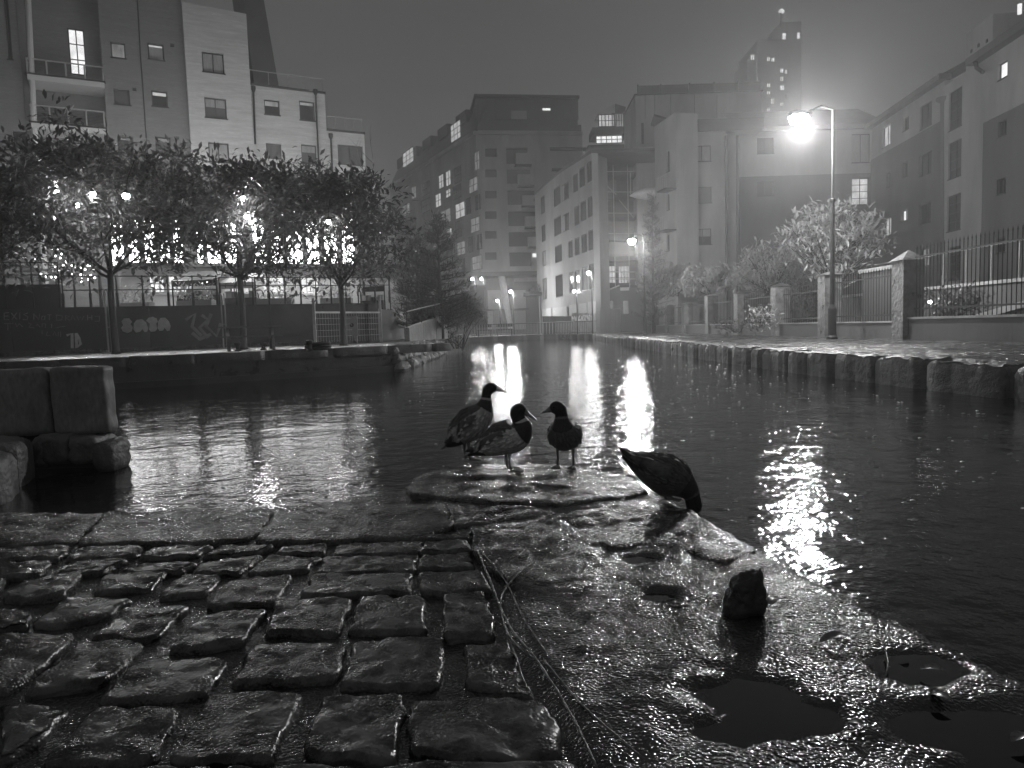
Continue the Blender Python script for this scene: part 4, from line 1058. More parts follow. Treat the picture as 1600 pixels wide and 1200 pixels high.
# ================================================================== LIT GARDEN BEHIND THE WALL
FP = Facade((-24, 31.5), (-7.5, 38.8))
PV = thing('garden_pavilion', 'long low white pavilion glowing behind the railing under the trees', 'pavilion', (-16, 36, ZT))
upx = lambda x, y=440: FP.uz(x, y)[0]
pz = FP.uz(300, 418)[1]
ph = [FP.rect(232, 428, 258, 458), FP.rect(262, 428, 300, 458), FP.rect(360, 432, 390, 458), FP.rect(410, 430, 445, 458), FP.rect(470, 430, 500, 460)]
wall(FP, upx(190), upx(620), ZT, pz, ph, M_RENDERW, PV, depth=3)
for r in ph: window(FP, r, PV, M_LITHI, nx=3, nz=2, frame=M_WHITE)
b = MB(); FP.box(b, upx(185), upx(625), pz + .002, pz + .18, -3.2, .5); b.build('roof', M_SLATE, PV)
def stall(x0, x1, ya, yb, Y, label, m_aw):
    a, c2 = P(x0, yb, Y), P(x1, ya, Y); t = thing('market_stall', label, 'stall', (a.x, Y, ZT), 'stalls behind the railing')
    zt_ = c2.z
    b = MB(); b.add([(a.x, Y, zt_), (c2.x, Y, zt_), (c2.x, Y + 1.6, zt_ + .5), (a.x, Y + 1.6, zt_ + .5)], [(0,1,2,3)])
    b.add([(a.x, Y, zt_ - .02), (c2.x, Y, zt_ - .02), (c2.x, Y, zt_ - .28), (a.x, Y, zt_ - .28)], [(0,1,2,3)]); b.build('awning', m_aw, t)
    for x in (a.x, c2.x):
        for y in (Y + .02, Y + 1.6): MB().bar((x, y, ZT), (x, y, zt_ + (.5 if y > Y + 1 else 0)), .05).build('pole', M_METAL, t)
    b = MB(); b.box((a.x + .1, Y + .15, ZT), (c2.x - .1, Y + .8, a.z)); b.build('counter', M_DARKCONC, t)
    for k in range(5):
        x = lerp(a.x + .25, c2.x - .25, k / 4); q = MB(); q.box((x - .13, Y + .25, a.z + .001), (x + .13, Y + .6, a.z + random.uniform(.15, .32))); q.build('goods_box', (M_WHITE, M_RENDER, M_DARKCONC)[k % 3], t)
stall(270, 338, 436, 462, 31.0, 'dark awning market stall behind the railing left of the second tree', M_METAL)
stall(345, 398, 440, 466, 31.5, 'pale awning market stall behind the second tree trunk', M_RENDERW)
stall(560, 600, 446, 470, 34.0, 'small dark stall behind the gate right of the third tree', M_METAL)
def planter(x0, x1, Y, label, seed):
    rnd = random.Random(seed); a, c2 = P(x0, 470, Y), P(x1, 470, Y); t = thing('planter', label, 'planter', (a.x, Y, ZT), 'planters behind the railing')
    b = MB(); b.box((a.x, Y, ZT), (c2.x, Y + .5, ZT + .5)); b.build('trough', M_RENDER, t)
    f = MB()
    for k in range(160):
        o = Vector((rnd.uniform(a.x, c2.x), Y + rnd.uniform(.05, .45), ZT + .5 + rnd.random() ** 1.6 * .7)); leaf_mesh(f, o, Vector((rnd.uniform(-1, 1), rnd.uniform(-1, 1), rnd.uniform(-.2, 1))), Vector((0, 0, 1)), rnd.uniform(.14, .26), .05, .3, 2)
    f.build('foliage', M_LEAF2, t, kind='stuff')
for i, (x0, x1, Y, lab) in enumerate(((188, 232, 30.0, 'planter right behind the first tree trunk'), (275, 330, 29.6, 'planter in front of the dark awning stall'), (400, 455, 30.2, 'planter right of the second tree trunk'), (500, 548, 31.5, 'planter left of the third tree trunk'))): planter(x0, x1, Y, lab, i)
# wooden steps with pale treads at the far left
ST = thing('timber_steps', 'pale timber steps and rails behind the railing at far left', 'steps', (-19, 29, ZT))
for k in range(8):
    p = P(6 + k * 10, 396 + k * 7, 29.5); q = MB(); q.obox(p, Vector((.55, 0, 0)), Vector((0, .16, 0)), Vector((0, 0, .035))); q.build('tread', M_RENDERW, ST)
for (x0, y0, x1, y1) in ((0, 412, 82, 424), (30, 386, 84, 416), (0, 432, 55, 436)): MB().bar(P(x0, y0, 29.2), P(x1, y1, 29.2), .10).build('rail', M_RENDERW, ST)
for x in (4, 34, 62, 88): p = P(x, 430, 29.2); MB().bar((p.x, 29.2, ZT), (p.x, 29.2, p.z + .5), .08).build('post', M_TIMBER, ST)
# little tree hung with fairy lights
FTree = thing('fairy_light_tree', 'small bush strung with fairy lights left of the first tree trunk', 'tree', P(112, 470, 28.5).xy.to_3d() + Vector((0, 0, ZT)))
rnd = random.Random(5); f = MB(); c0 = P(112, 418, 28.5)
MB().tube([Vector((c0.x, 28.5, ZT)), Vector((c0.x + .05, 28.5, ZT + 1)), c0], [.05, .04, .02], 6).build('trunk', M_BARK, FTree)
for k in range(300):
    o = c0 + Vector((rnd.gauss(0, .55), rnd.gauss(0, .35), rnd.gauss(0, .42))); leaf_mesh(f, o, Vector((rnd.uniform(-1, 1), rnd.uniform(-1, 1), rnd.uniform(-1, 1))), Vector((0, 0, 1)), .14, .04, .3, 2)
f.build('crown', M_LEAF, FTree, kind='stuff')
fb = None
for (x, y) in ((82,389),(90,389),(96,397),(94,403),(87,400),(103,409),(99,415),(86,417),(92,422),(101,424),(112,415),(118,417),(122,412),(126,419),(134,403),(139,401),(135,409),(137,415),(133,421),(140,416),(72,432),(80,433),(87,433),(113,429),(126,429),(142,430),(148,434),(138,437),(127,440),(64,428)):
    p = P(x, y, 28.2 + rnd.uniform(-.15, .1))
    if fb is None:
        q = MB(); q.lathe((0, 0, 0), [(.008, -.03), (.028, -.015), (.032, 0), (.026, .02), (.008, .032)], 6)
        me = bpy.data.meshes.new('fairy_bulb'); me.from_pydata(q.v, [], q.f); me.update(); me.materials.append(M_FAIRY); fb = me
    o = link('fairy_bulb', fb, FTree); o.location = p
# unseen masts added behind the tree crowns to light the facade
def lamp_point(parent, loc, watts, radius, name='lamp_light'):
    l_ = bpy.data.lights.new(name, 'POINT'); l_.energy = watts; l_.shadow_soft_size = radius; l_.color = (1, 1, 1)
    o = bpy.data.objects.new(name, l_); col.objects.link(o); o.parent = parent; o.matrix_parent_inverse = Matrix.Translation(-parent.location); o.location = loc; return o
def mast(heads, Y, watts, label, br=.12):
    ps = [P(x, y, Y) for x, y in heads]; cx = sum(p.x for p in ps) / len(ps); zt_ = max(p.z for p in ps) + .25
    t = thing('added_flood_mast', label, 'lamp', (cx, Y, ZT), 'unseen masts added to light the facade')
    MB().tube([(cx, Y + .35, ZT), (cx, Y + .35, zt_)], [.09, .05], 8).build('pole', M_METAL, t)
    MB().bar((min(p.x for p in ps) - .1, Y + .35, zt_), (max(p.x for p in ps) + .1, Y + .35, zt_), .07).build('crossbar', M_METAL, t)
    for p in ps:
        h = MB(); h.lathe(p + Vector((0, 0, .02)), [(br*1.25, .06), (br*1.3, .10), (br*.7, .22), (br*.3, .26)], 12); h.bar(p + Vector((0, 0, .25)), Vector((p.x, Y + .35, zt_)), .04)
        ho = h.build('lamp_head', M_METAL, t)
        g = MB(); g.lathe(p, [(br*.2, -br), (br*.75, -br*.7), (br, 0), (br*.8, br*.5)], 10); g.build('bulb', M_FLOOD, ho, smooth=True)
        lamp_point(t, p - Vector((0, .05, br + .12)), watts, .12)
MASTW = 380
mast([(60, 318), (120, 320), (240, 322)], 34.0, MASTW, 'unseen mast with three heads added to light the facade behind the first tree crown')
mast([(350, 318), (420, 320)], 34.5, MASTW * 1.5, 'unseen mast with two heads added to light the facade behind the second tree crown', .09)
mast([(560, 330)], 36.0, MASTW, 'unseen mast with one head added to light the facade behind the third tree crown', .08)

# ================================================================== TREES
def tree(label, base, h_clear, height, spread, seed, leaves, lsz, leafm, shape='round', name='tree', trunk_r=.11, barem=False, group=None, lean=(0, 0), squash=1.0, twigs=1.0):
    rnd = random.Random(seed); t = thing(name, label, 'tree', base, group)
    tb = MB(); tips = []
    top = base + Vector((lean[0], lean[1], h_clear))
    tb.tube([base - Vector((0, 0, .05)), base + Vector((0, 0, .12)), base.lerp(top, .5) + Vector((rnd.uniform(-.04, .04), 0, 0)), top], [trunk_r * 1.5, trunk_r * 1.05, trunk_r * .9, trunk_r * .85], 10)
    cc = base + Vector((lean[0] * 1.6, lean[1] * 1.6, (h_clear + height) / 2 - .35)); rz = (height - h_clear) / 2 + .1
    def grow(p, d, L, r, lev):
        pts = [p]; rr = [r]; q = p
        for k in range(3):
            d = (d + Vector((rnd.uniform(-.25, .25), rnd.uniform(-.25, .25), rnd.uniform(-.05, .22)))).normalized(); q = q + d * L / 3; pts.append(q); rr.append(r * (1 - .22 * (k + 1)))
        tb.tube(pts, rr, 6 if lev < 2 else 4, cap=False)
        if lev >= 2: tips.append(pts[-1]); tips.append(pts[2])
        if lev < 3:
            for k in range(rnd.choice((2, 3, 3))):
                s = pts[rnd.choice((2, 3, 3))]; nd = (d + Vector((rnd.uniform(-.9, .9), rnd.uniform(-.9, .9), rnd.uniform(-.35, .6)))).normalized()
                grow(s, nd, L * rnd.uniform(.55, .8), r * .5, lev + 1)
    nb = 7
    for k in range(nb):
        a = 2 * math.pi * k / nb + rnd.uniform(-.3, .3); el = rnd.uniform(.25, 1.2)
        grow(top - Vector((0, 0, rnd.uniform(0, .25))), Vector((math.cos(a), math.sin(a), el)).normalized(), spread * .62, trunk_r * .5, 0)
    grow(top, Vector((0, 0, 1)), rz * .8, trunk_r * .6, 0)
    tb.build('trunk', M_BARK, t, smooth=True)
    if barem: return t
    f = MB(); clumps = []
    while len(clumps) < 105:
        p = Vector((rnd.uniform(-1, 1), rnd.uniform(-1, 1), rnd.uniform(-1, 1)))
        if .3 < p.length < 1.0:
            if shape == 'round' : q = Vector((p.x * spread, p.y * spread, p.z * rz * squash))
            if shape == 'flat':
                q = Vector((p.x * spread, p.y * spread, p.z * rz * (1 - .45 * (p.x ** 2 + p.y ** 2))))
            clumps.append(cc + q + Vector((rnd.gauss(0, .2), rnd.gauss(0, .2), rnd.gauss(0, .22))))
    clumps += [q for q in tips if rnd.random() < .45]
    for k in range(leaves):
        cpt = clumps[rnd.randrange(len(clumps))]; off = Vector((rnd.gauss(0, .28), rnd.gauss(0, .28), rnd.gauss(0, .20)))
        d = (off.normalized() + Vector((rnd.uniform(-.8, .8), rnd.uniform(-.8, .8), rnd.uniform(-.7, .7)))).normalized()
        L = lsz * rnd.uniform(.7, 1.25); leaf_mesh(f, cpt + off, d, Vector((rnd.uniform(-.6, .6), rnd.uniform(-.6, .6), 1)), L, L * .24, rnd.uniform(-.1, .4), 2)
    f.build('crown', leafm, t, kind='stuff')
    return t
def tbase(px, Y): p = P(px, 545, Y); return Vector((p.x, Y, ZQ))
TG = 'broadleaf trees in a row on the left quay'
def tz(py, px, Y): return P(px, py, Y).z - ZQ
tree('dark broadleaf tree nearest the left edge before the graffitied wall', tbase(181, 23.6), tz(425, 181, 23.6), tz(222, 181, 23.6), 3.35, 21, 9500, .25, M_LEAF, 'flat', group=TG)
tree('dark broadleaf tree whose trunk stands at the picnic table', tbase(381, 24.2), tz(425, 381, 24.2), tz(250, 381, 24.2), 2.85, 22, 8500, .25, M_LEAF, 'round', group=TG)
tree('dark broadleaf tree by the pale gate, third from the left edge', tbase(537, 26.0), tz(440, 537, 26.0), tz(296, 537, 26.0), 3.0, 23, 9000, .24, M_LEAF, 'round', group=TG)
tree('dark broadleaf tree cut off by the left edge of the picture', tbase(-60, 22.6), tz(420, 0, 22.6), tz(240, 0, 22.6), 2.9, 24, 6500, .25, M_LEAF, 'flat', group=TG)
# lamps hung among the branches
def hung_lamp(px, py, Y, label, br=.085, watts=16):
    p = P(px, py, Y); t = thing('hanging_lamp', label, 'lamp', p, 'lamps hung in the left trees')
    MB().tube([p + Vector((0, 0, br)), p + Vector((.02, .1, .5)), p + Vector((.05, .5, 1.1))], .012, 5).build('cord', M_METAL, t)
    q = MB(); q.lathe(p + Vector((0, 0, br * .55)), [(br*1.1, 0), (br*.9, .05), (.03, .12)], 10); q.build('shade', M_METAL, t)
    q = MB(); q.lathe(p, [(br*.25, -br), (br*.8, -br*.6), (br, 0), (br*.8, br*.5)], 10); q.build('bulb', M_FLOOD, t, smooth=True)
    lamp_point(t, p - Vector((0, 0, br + .1)), watts, .1)
for (x, y, Y, br, lab) in ((88, 300, 20.9, .07, 'left one of three bright lamps hung in the first tree'), (145, 303, 20.6, .075, 'middle one of three bright lamps hung in the first tree'), (197, 306, 20.8, .095, 'right one of three lamps hung in the first tree, the brightest'),
                           (380, 309, 21.9, .06, 'upper one of three lamps hung in the second tree'), (385, 338, 21.7, .075, 'middle one of three lamps hung in the second tree'), (392, 347, 21.8, .06, 'lowest one of three lamps hung in the second tree'), (513, 346, 23.2, .07, 'single bright lamp hung in the third tree')):
    hung_lamp(x, y, Y, lab, br)
b0 = P(598, 400, 44); tree('bare leafless tree rising beside the white brick building', Vector((b0.x, 44, ZT)), 5.2, 11.6, 1.3, 31, 0, .2, M_LEAF, barem=True, trunk_r=.12, name='bare_tree')
def conifer(label, base, h, r, seed, name='conifer_tree', n=120, m=M_NEEDLE):
    rnd = random.Random(seed); t = thing(name, label, 'tree', base); tb = MB().tube([base, base + Vector((0, 0, h * .5)), base + Vector((0, 0, h))], [.16, .10, .02], 8); f = MB()
    for k in range(n):
        z = h * (.06 + .92 * k / n); L = r * (1 - (z / h)) ** .75 * rnd.uniform(.75, 1.15) + .15; a = rnd.uniform(0, 6.28)
        d = Vector((math.cos(a), math.sin(a), rnd.uniform(.05, .5))).normalized(); o = base + Vector((0, 0, z)); tb.tube([o, o + d * L], [.03, .008], 4, cap=False)
        for j in range(int(34 * L) + 14):
            s = rnd.uniform(.15, 1.0); q = o + d * L * s + Vector((rnd.gauss(0, .10), rnd.gauss(0, .10), rnd.gauss(0, .10)))
            leaf_mesh(f, q, (d + Vector((rnd.uniform(-.8, .8), rnd.uniform(-.8, .8), rnd.uniform(-.5, .9)))).normalized(), Vector((0, 0, 1)), rnd.uniform(.18, .34), .035, .15, 2)
    tb.build('trunk', M_BARK, t, smooth=True); f.build('crown', m, t, kind='stuff')
def at_ground(px, Y, z): p = P(px, 530, Y); return Vector((p.x, Y, z))
conifer('tall dark conifer right of the broadleaf trees beside the canal', at_ground(690, 36, ZQ), P(690, 335, 36).z - ZQ, 2.1, 41)
conifer('shorter dark conifer between the third broadleaf tree and the tall one', at_ground(655, 38, ZQ), P(655, 372, 38).z - ZQ, 2.0, 42)
def bush(label, c, rx, ry, rz, seed, n, lsz, m, name='shrub', up=.4, stems=10, cat='shrub', group=None, wd=.22):
    rnd = random.Random(seed); t = thing(name, label, cat, Vector((c.x, c.y, c.z - rz)), group); f = MB(); sb = MB(); base = Vector((c.x, c.y, c.z - rz - .1))
    cl = []
    for k in range(stems * 4):
        while True:
            p = Vector((rnd.uniform(-1, 1), rnd.uniform(-1, 1), rnd.uniform(-1, 1)))
            if p.length < 1: break
        cl.append(c + Vector((p.x * rx, p.y * ry, p.z * rz)))
    for k in range(stems):
        q = cl[k]; sb.tube([base + Vector((rnd.uniform(-.2, .2) * rx, rnd.uniform(-.2, .2), 0)), base.lerp(q, .5) + Vector((0, 0, .1)), q, q + Vector((rnd.uniform(-.3, .3), 0, .35))], [.03, .02, .012, .004], 4, cap=False)
    sb.build('stems', M_BARK, t)
    for k in range(n):
        q = cl[rnd.randrange(len(cl))] + Vector((rnd.gauss(0, .22), rnd.gauss(0, .22), rnd.gauss(0, .2)))
        d = Vector((rnd.uniform(-1, 1), rnd.uniform(-1, 1), rnd.uniform(-.6, .8) + up)).normalized(); L = lsz * rnd.uniform(.6, 1.3)
        leaf_mesh(f, q, d, Vector((rnd.uniform(-.5, .5), rnd.uniform(-.5, .5), 1)), L, L * wd, rnd.uniform(-.1, .4), 2)
    f.build('crown', m, t, kind='stuff'); return t
bush('dark bush overhanging the water below the conifers', P(716, 500, 40), 1.5, 1.5, 1.5, 51, 2600, .22, M_NEEDLE, up=-.3, wd=.12)
bush('dark ivy bush spilling over the ramp wall top', P(668, 480, 36), 1.3, .6, .5, 52, 900, .2, M_NEEDLE, up=-.3)

# ================================================================== CENTRE: THE MANSARD BLOCK AT THE END OF THE CANAL
FS = Facade((-20.7, 129.0), (-3.7, 95.0)); FF = Facade((-3.7, 95.0), (10.4, 97.0))
MBk = thing('mansard_apartment_block', 'big apartment block with dark mansard roof at the end of the canal', 'building', (-2, 97, ZP))
zc = FF.uz(800, 211)[1]; zr = FF.uz(800, 150)[1]; zg = FF.uz(800, 424)[1]
lit, dim, drk = M_LIT, M_LITDIM, M_GLASS
SW = [((741,236,749,266),dim),((709,260,721,286),drk),((732,277,746,301),dim),((685,272,693,295),lit),((696,266,704,291),lit),((659,284,672,305),drk),((643,291,650,311),dim),((707,289,721,311),drk),
      ((680,302,689,324),lit),((696,295,704,309),lit),((742,304,751,328),drk),((711,316,726,341),lit),((657,311,672,332),drk),((728,309,736,335),drk),((735,339,750,363),dim),((688,327,704,349),dim),
      ((711,345,722,371),drk),((744,366,753,390),drk),((731,370,739,395),drk),((713,377,727,399),dim),((698,356,706,372),lit),((737,399,753,422),dim),((717,404,727,427),drk),((697,380,707,402),drk),((629,318,640,338),dim),((640,340,650,360),drk)]
sr = [(FS.rect(*q), m_) for q, m_ in SW]
wall(FS, 0, FS.L, zg - .4, zc, [r for r, _ in sr], M_RENDER, MBk, depth=8)
for r, m_ in sr: window(FS, r, MBk, m_, nx=2, nz=2, rev=.06, fw=.11, sill=False)
CW = [FF.rect(758, y0, 776, y1) for y0, y1 in ((232,245),(265,277),(298,310),(330,342),(361,373),(394,406))]
FWn = [((791,231,825,256),drk,(806,239,830,256)),((792,264,830,287),drk,(810,272,834,289)),((793,297,836,320),drk,(816,305,841,321)),((794,330,841,353),drk,(821,338,844,354)),((795,362,842,385),drk,(826,370,846,385)),((796,394,831,416),drk,None)]
fr_ = [FF.rect(*q[0]) for q in FWn]; sl = [FF.rect(859,230,921,236), FF.rect(862,262,889,268)]
wall(FF, .01, FF.L, zg, zc, CW + fr_ + sl, M_RENDER, MBk, depth=8)
for r in CW: window(FF, r, MBk, M_GLASSG, nx=1, rev=.2, sill=False, fw=.08)
for r in sl: window(FF, r, MBk, drk, nx=1, rev=.2, sill=False, fw=.08)
for r, q in zip(fr_, FWn):
    window(FF, r, MBk, M_GLASSG, nx=3, rev=.5, sill=False, fw=.09)
    if q[2]:
        u0, u1, z0, z1 = FF.rect(*q[2], off=.8); b = MB(); FF.box(b, u0, u1, z0, z1, .003, .8); bo = b.build('balcony', M_RENDER, MBk)
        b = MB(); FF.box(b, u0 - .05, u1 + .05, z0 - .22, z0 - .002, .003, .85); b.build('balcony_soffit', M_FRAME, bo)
q = MB(); FF.box(q, *FF.rect(832, 396, 839, 402, off=.1), .05, .12); q.build('balcony_lamp', M_LITHI, MBk)
# cornice and mansard
b = MB(); FS.box(b, -.3, FS.L, zc + .002, zc + .5, -.3, .35); b.build('cornice', M_RENDER, MBk)
b = MB(); FF.box(b, .3, FF.L, zc + .002, zc + .5, -.3, .3); b.build('cornice', M_RENDER, MBk)
b = MB(); A_, B_ = FS.pt(0, zc + .5, 0), FS.pt(FS.L - .3, zc + .5, 0); At, Bt = FS.pt(0, zr - .4, -2.2), FS.pt(FS.L - .3, zr - .4, -2.2)
b.add([A_, B_, Bt, At, A_ - FS.n * 9, At - FS.n * 7], [(0,1,2,3), (3,2,2 ,5)] if False else [(0,1,2,3), (0,3,5,4)]); 
b.add([At, Bt, Bt - FS.n * 7, At - FS.n * 7], [(0,1,2,3)]); b.build('mansard_roof', M_MANSARD, MBk)
for f in (.1, .27, .45, .63, .82):      # dormers of the side roof
    u = FS.L * f; b = MB(); FS.box(b, u - 2.4, u + 1.4, zc + 3.3, zr - .1, -2.6, -1.1); b.build('dormer', M_MANSARD, MBk)
for q_, m_ in (((631,234,648,258), lit), ((706,191,722,220), lit), ((692,239,699,259), dim), ((664,255,668,262), dim)):
    r = FS.rect(*q_, off=-.6); window(FS, r, MBk, m_, off=-.5, nx=3, nz=3, rev=-.1, fw=.1, sill=False)
u1 = FF.uz(905, 180)[0]
b = MB(); FF.box(b, .3, u1, zc + .5, zr, -7, -.9); b.build('penthouse', M_MANSARD, MBk)
b = MB(); FF.box(b, .0, u1 + .2, zr + .002, zr + .35, -7.2, -.4); b.build('penthouse_roof', M_FRAME, MBk)
for (x0, x1) in ((773, 822), (869, 903)):
    r = FF.rect(x0, 156, x1, 188, off=-.9); window(FF, r, MBk, M_GLASSG, off=-.75, nx=3, rev=.0, sill=False, fw=.1)
r = FF.rect(799, 173, 823, 186, off=-.6); q = MB(); FF.box(q, *r, -.75, -.6); q.build('terrace_screen', M_RENDER, MBk)
q = MB(); FF.box(q, *FF.rect(848, 169, 860, 172, off=-.7), -.85, -.7); q.build('soffit_lamp', M_LITHI, MBk)
q = MB(); FF.box(q, 2.5, FF.L, zc + .502, zc + 1.5, -.5, -.42); q.build('terrace_balustrade', M_GLASSG, MBk)
# open ground floor: soffit, lit wall panels, raking columns
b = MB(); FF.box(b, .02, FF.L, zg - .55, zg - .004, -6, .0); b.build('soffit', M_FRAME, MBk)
back_ = Facade((-7.5, 99.5), (10.4, 101.5))
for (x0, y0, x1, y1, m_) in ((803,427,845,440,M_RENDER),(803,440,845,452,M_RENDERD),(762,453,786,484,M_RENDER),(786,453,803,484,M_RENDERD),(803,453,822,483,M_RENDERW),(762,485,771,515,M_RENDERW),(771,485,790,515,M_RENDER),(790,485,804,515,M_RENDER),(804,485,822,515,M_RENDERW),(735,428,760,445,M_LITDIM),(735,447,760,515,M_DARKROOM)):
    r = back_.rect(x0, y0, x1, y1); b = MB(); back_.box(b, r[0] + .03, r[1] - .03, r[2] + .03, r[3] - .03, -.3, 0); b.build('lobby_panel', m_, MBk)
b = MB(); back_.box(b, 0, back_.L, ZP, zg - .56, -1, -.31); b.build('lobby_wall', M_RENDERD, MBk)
for pts, m_ in ((((783,428),(788,455),(797,514)), M_WHITE), (((784,484),(792,514)), M_RENDERD)):
    MB().tube([P(x, y, 96.5) for x, y in pts], .45, 8).build('raking_column', m_, MBk)
q = MB(); q.obox(P(785, 484, 98.5), Vector((3.6, 0, 0)), Vector((0, .6, 0)), Vector((0, 0, .1))); q.build('gallery_slab', M_FRAME, MBk)

# pale curved office building
cv = [(3.4, 86.0), (4.3, 80.5), (5.6, 74.0), (7.9, 66.0)]
OB = thing('curved_office_building', 'pale curved building with ribbon windows right of the mansard block', 'building', (6, 75, ZP))
SEG = [Facade(cv[i], cv[i+1]) for i in range(3)]; SX = (845, 863.5, 885, 934)
ROWS = [[(845,301,862,330),(865,289,883,319),(886,281,893,308),(895,272,903,300),(905,261,914,292),(917,252,926,284)],
        [(846,347,862.5,375),(865.6,336,884,366),(887,330,894,358),(897,322,905,352),(907,314,916,345),(918,307,927,339)],
        [(847.5,389,863,414),(867,381,885,409),(888,376,895,403),(898,371,905.6,399),(908,366,917,395),(919,359,927.5,391)],
        [(848,433,863,467),(868,428,886,464),(889,425,896,459),(898.5,422,906,459),(909,417,918.7,455),(920,412,928,453)]]
ztop_o = [SEG[0].uz(845, 298)[1]] * 3
zo = SEG[1].uz(870, 284)[1] + .6
for si, sg in enumerate(SEG):
    hs = []
    for ri, row in enumerate(ROWS):
        for q_ in row:
            cx = (q_[0] + q_[2]) / 2
            own = 0 if cx < 858 else (1 if cx < 891 else 2)
            if own != si: continue
            r = sg.rect(*q_); r = (max(.12, r[0]), min(sg.L - .12, r[1]), r[2], r[3]); hs.append((r, M_GLASSG if (ri, cx) else 0, ri))
    wall(sg, 0, sg.L, ZP, zo, [h for h, _, _ in hs], M_RENDER, OB, depth=.6)
    for k, (h, _, ri) in enumerate(hs):
        window(sg, h, OB, (M_LITDIM if (ri == 3 and k % 3 == 0) or (si == 0 and ri in (2,)) else M_GLASS), nx=1, rev=.05, sill=False, fw=.09)
poly = cv + [(16, 66), (16, 90), (3.4, 90)]
b = MB(); b.add([(x, y, zo + .002) for x, y in poly] + [(x, y, zo + .3) for x, y in poly], [tuple(range(7, 14))] + [(i, (i+1) % 7, 7 + (i+1) % 7, 7 + i) for i in range(7)]); b.build('roof', M_SLATE, OB)
b = MB(); b.quad((7.9, 66, ZP), (9.6, 68.2, ZP), (9.6, 68.2, zo), (7.9, 66, zo)); b.build('end_wall', M_RENDER, OB)
for (x0, y0, x1, y1, si) in ((848,482,862,500,1),(864,480,886,497,1),(890,476,902,494,2),(905,474,916,492,2),(919,471,931,490,2)):
    sg = SEG[si]; r = sg.rect(x0, y0, x1, y1, off=.05); b = MB(); sg.box(b, *r, .004, .08); b.build('spandrel_panel', M_RENDERW, OB)

# hoarding with graffiti, far railing, benches
def hoard(x0, x1, y0, y1, Y0, Y1, n, label, m):
    t = thing('hoarding', label, 'hoarding', P(x0, y1, Y0).xy.to_3d() + Vector((0, 0, ZP)), 'hoardings at the end of the canal')
    for k in range(n):
        a, c2 = lerp(x0, x1, k / n), lerp(x0, x1, (k + 1) / n); ya, yb = lerp(Y0, Y1, k / n), lerp(Y0, Y1, (k + 1) / n)
        p, q = P(a, y1, ya), P(c2, y1, yb); zt_ = P((a + c2) / 2, y0, (ya + yb) / 2).z
        d = (q - p) * .985; b = MB(); b.add([(p.x, p.y, ZP), (p.x + d.x, p.y + d.y, ZP), (p.x + d.x, p.y + d.y, zt_), (p.x, p.y, zt_), (p.x, p.y + .06, ZP), (p.x + d.x, p.y + d.y + .06, ZP), (p.x + d.x, p.y + d.y + .06, zt_), (p.x, p.y + .06, zt_)], [(0,1,2,3),(7,6,5,4),(3,2,6,7),(0,4,5,1),(0,3,7,4),(1,5,6,2)])
        b.build('board', m, t)
    return t
M_HOARD = mat('graffitied_hoarding', .20, .6, 1.6, .7, stretch=(1, 1, 1))
hoard(848, 893, 494, 512, 72, 70, 4, 'grey hoarding boards below the curved building, left half', M_RENDERD)
hh = hoard(894, 930, 489, 510, 69.5, 66.5, 4, 'graffiti hoarding boards below the curved building, right half', M_HOARD)
b = MB(); rnd = random.Random(3)
for k in range(10):
    x = 896 + k * 3.3; b.tube([P(x + 2.2 * math.cos(a), 499 - k * .3 + 5 * math.sin(a * 1.3 + k), lerp(69.5, 66.5, (x - 894) / 36) - .06) for a in [i * .7 for i in range(8)]], .05, 4)
b.build('graffiti', M_PAINT, hh)
hoard(938, 970, 482, 517, 63.5, 66, 4, 'tall pale panel hoarding between the railing end and the pillars', M_RENDER)
rf = thing('canal_railing', 'black railing along the far end of the canal', 'railing', (3, 69, ZP))
pts_ = [(-3.6, 66.5), (0.2, 69.3), (4.4, 69.3), (7.6, 62.9)]
L_ = sum(math.dist(pts_[i], pts_[i+1]) for i in range(3)); nbar = 54
barm = None
for zf, r in ((1.15, .035), (.15, .03)):
    MB().tube([(x, y, ZP + zf) for x, y in pts_], r, 5).build('rail', M_METAL, rf)
MB().tube([(x, y, ZP + 1.19) for x, y in pts_[1:]], .025, 5).build('handrail', M_GALV, rf)
for k in range(nbar + 1):
    p, d = along(pts_, L_ * k / nbar)
    if barm is None:
        q = MB(); q.box((-.03, -.03, 0), (.03, .03, 1.15)); barm = bpy.data.meshes.new('bar'); barm.from_pydata(q.v, [], q.f); barm.materials.append(M_RENDER)
    o = link('bar', barm, rf); o.location = (p.x, p.y, ZP)
for (x0, x1, lab) in ((746, 768, 'dark bench at the canal end left of the raking column'), (776, 801, 'dark bench at the canal end by the raking column foot')):
    p, q = P(x0, 516, 71), P(x1, 516, 71); t = thing('bench', lab, 'bench', (p.x, 71, ZP), 'benches at the canal end')
    MB().obox(((p.x+q.x)/2, 71, ZP + .62), Vector(((q.x-p.x)/2, 0, 0)), Vector((0, .35, 0)), Vector((0, 0, .06))).build('seat', M_METAL, t)
    MB().obox(((p.x+q.x)/2, 71.4, ZP + 1.05), Vector(((q.x-p.x)/2, 0, 0)), Vector((0, .04, 0)), Vector((0, 0, .16))).build('backrest', M_METAL, t)
    for x in (p.x + .1, q.x - .1): MB().box((x - .05, 70.7, ZP), (x + .05, 71.3, ZP + .57)).build('leg', M_METAL, t)
q = P(833, 458, 84); t = thing('canopy', 'small flat dark canopy with plants left of the curved building', 'canopy', (q.x, 84, ZP))
MB().obox(P(832, 460, 84), Vector((1.05, 0, 0)), Vector((0, 1.2, 0)), Vector((0, 0, .18))).build('slab', M_METAL, t)
for x in (841, 845): p = P(x, 470, 84); MB().bar((p.x, 84, ZP), (p.x, 84, P(x, 461, 84).z), .18).build('post', M_FRAME, t)
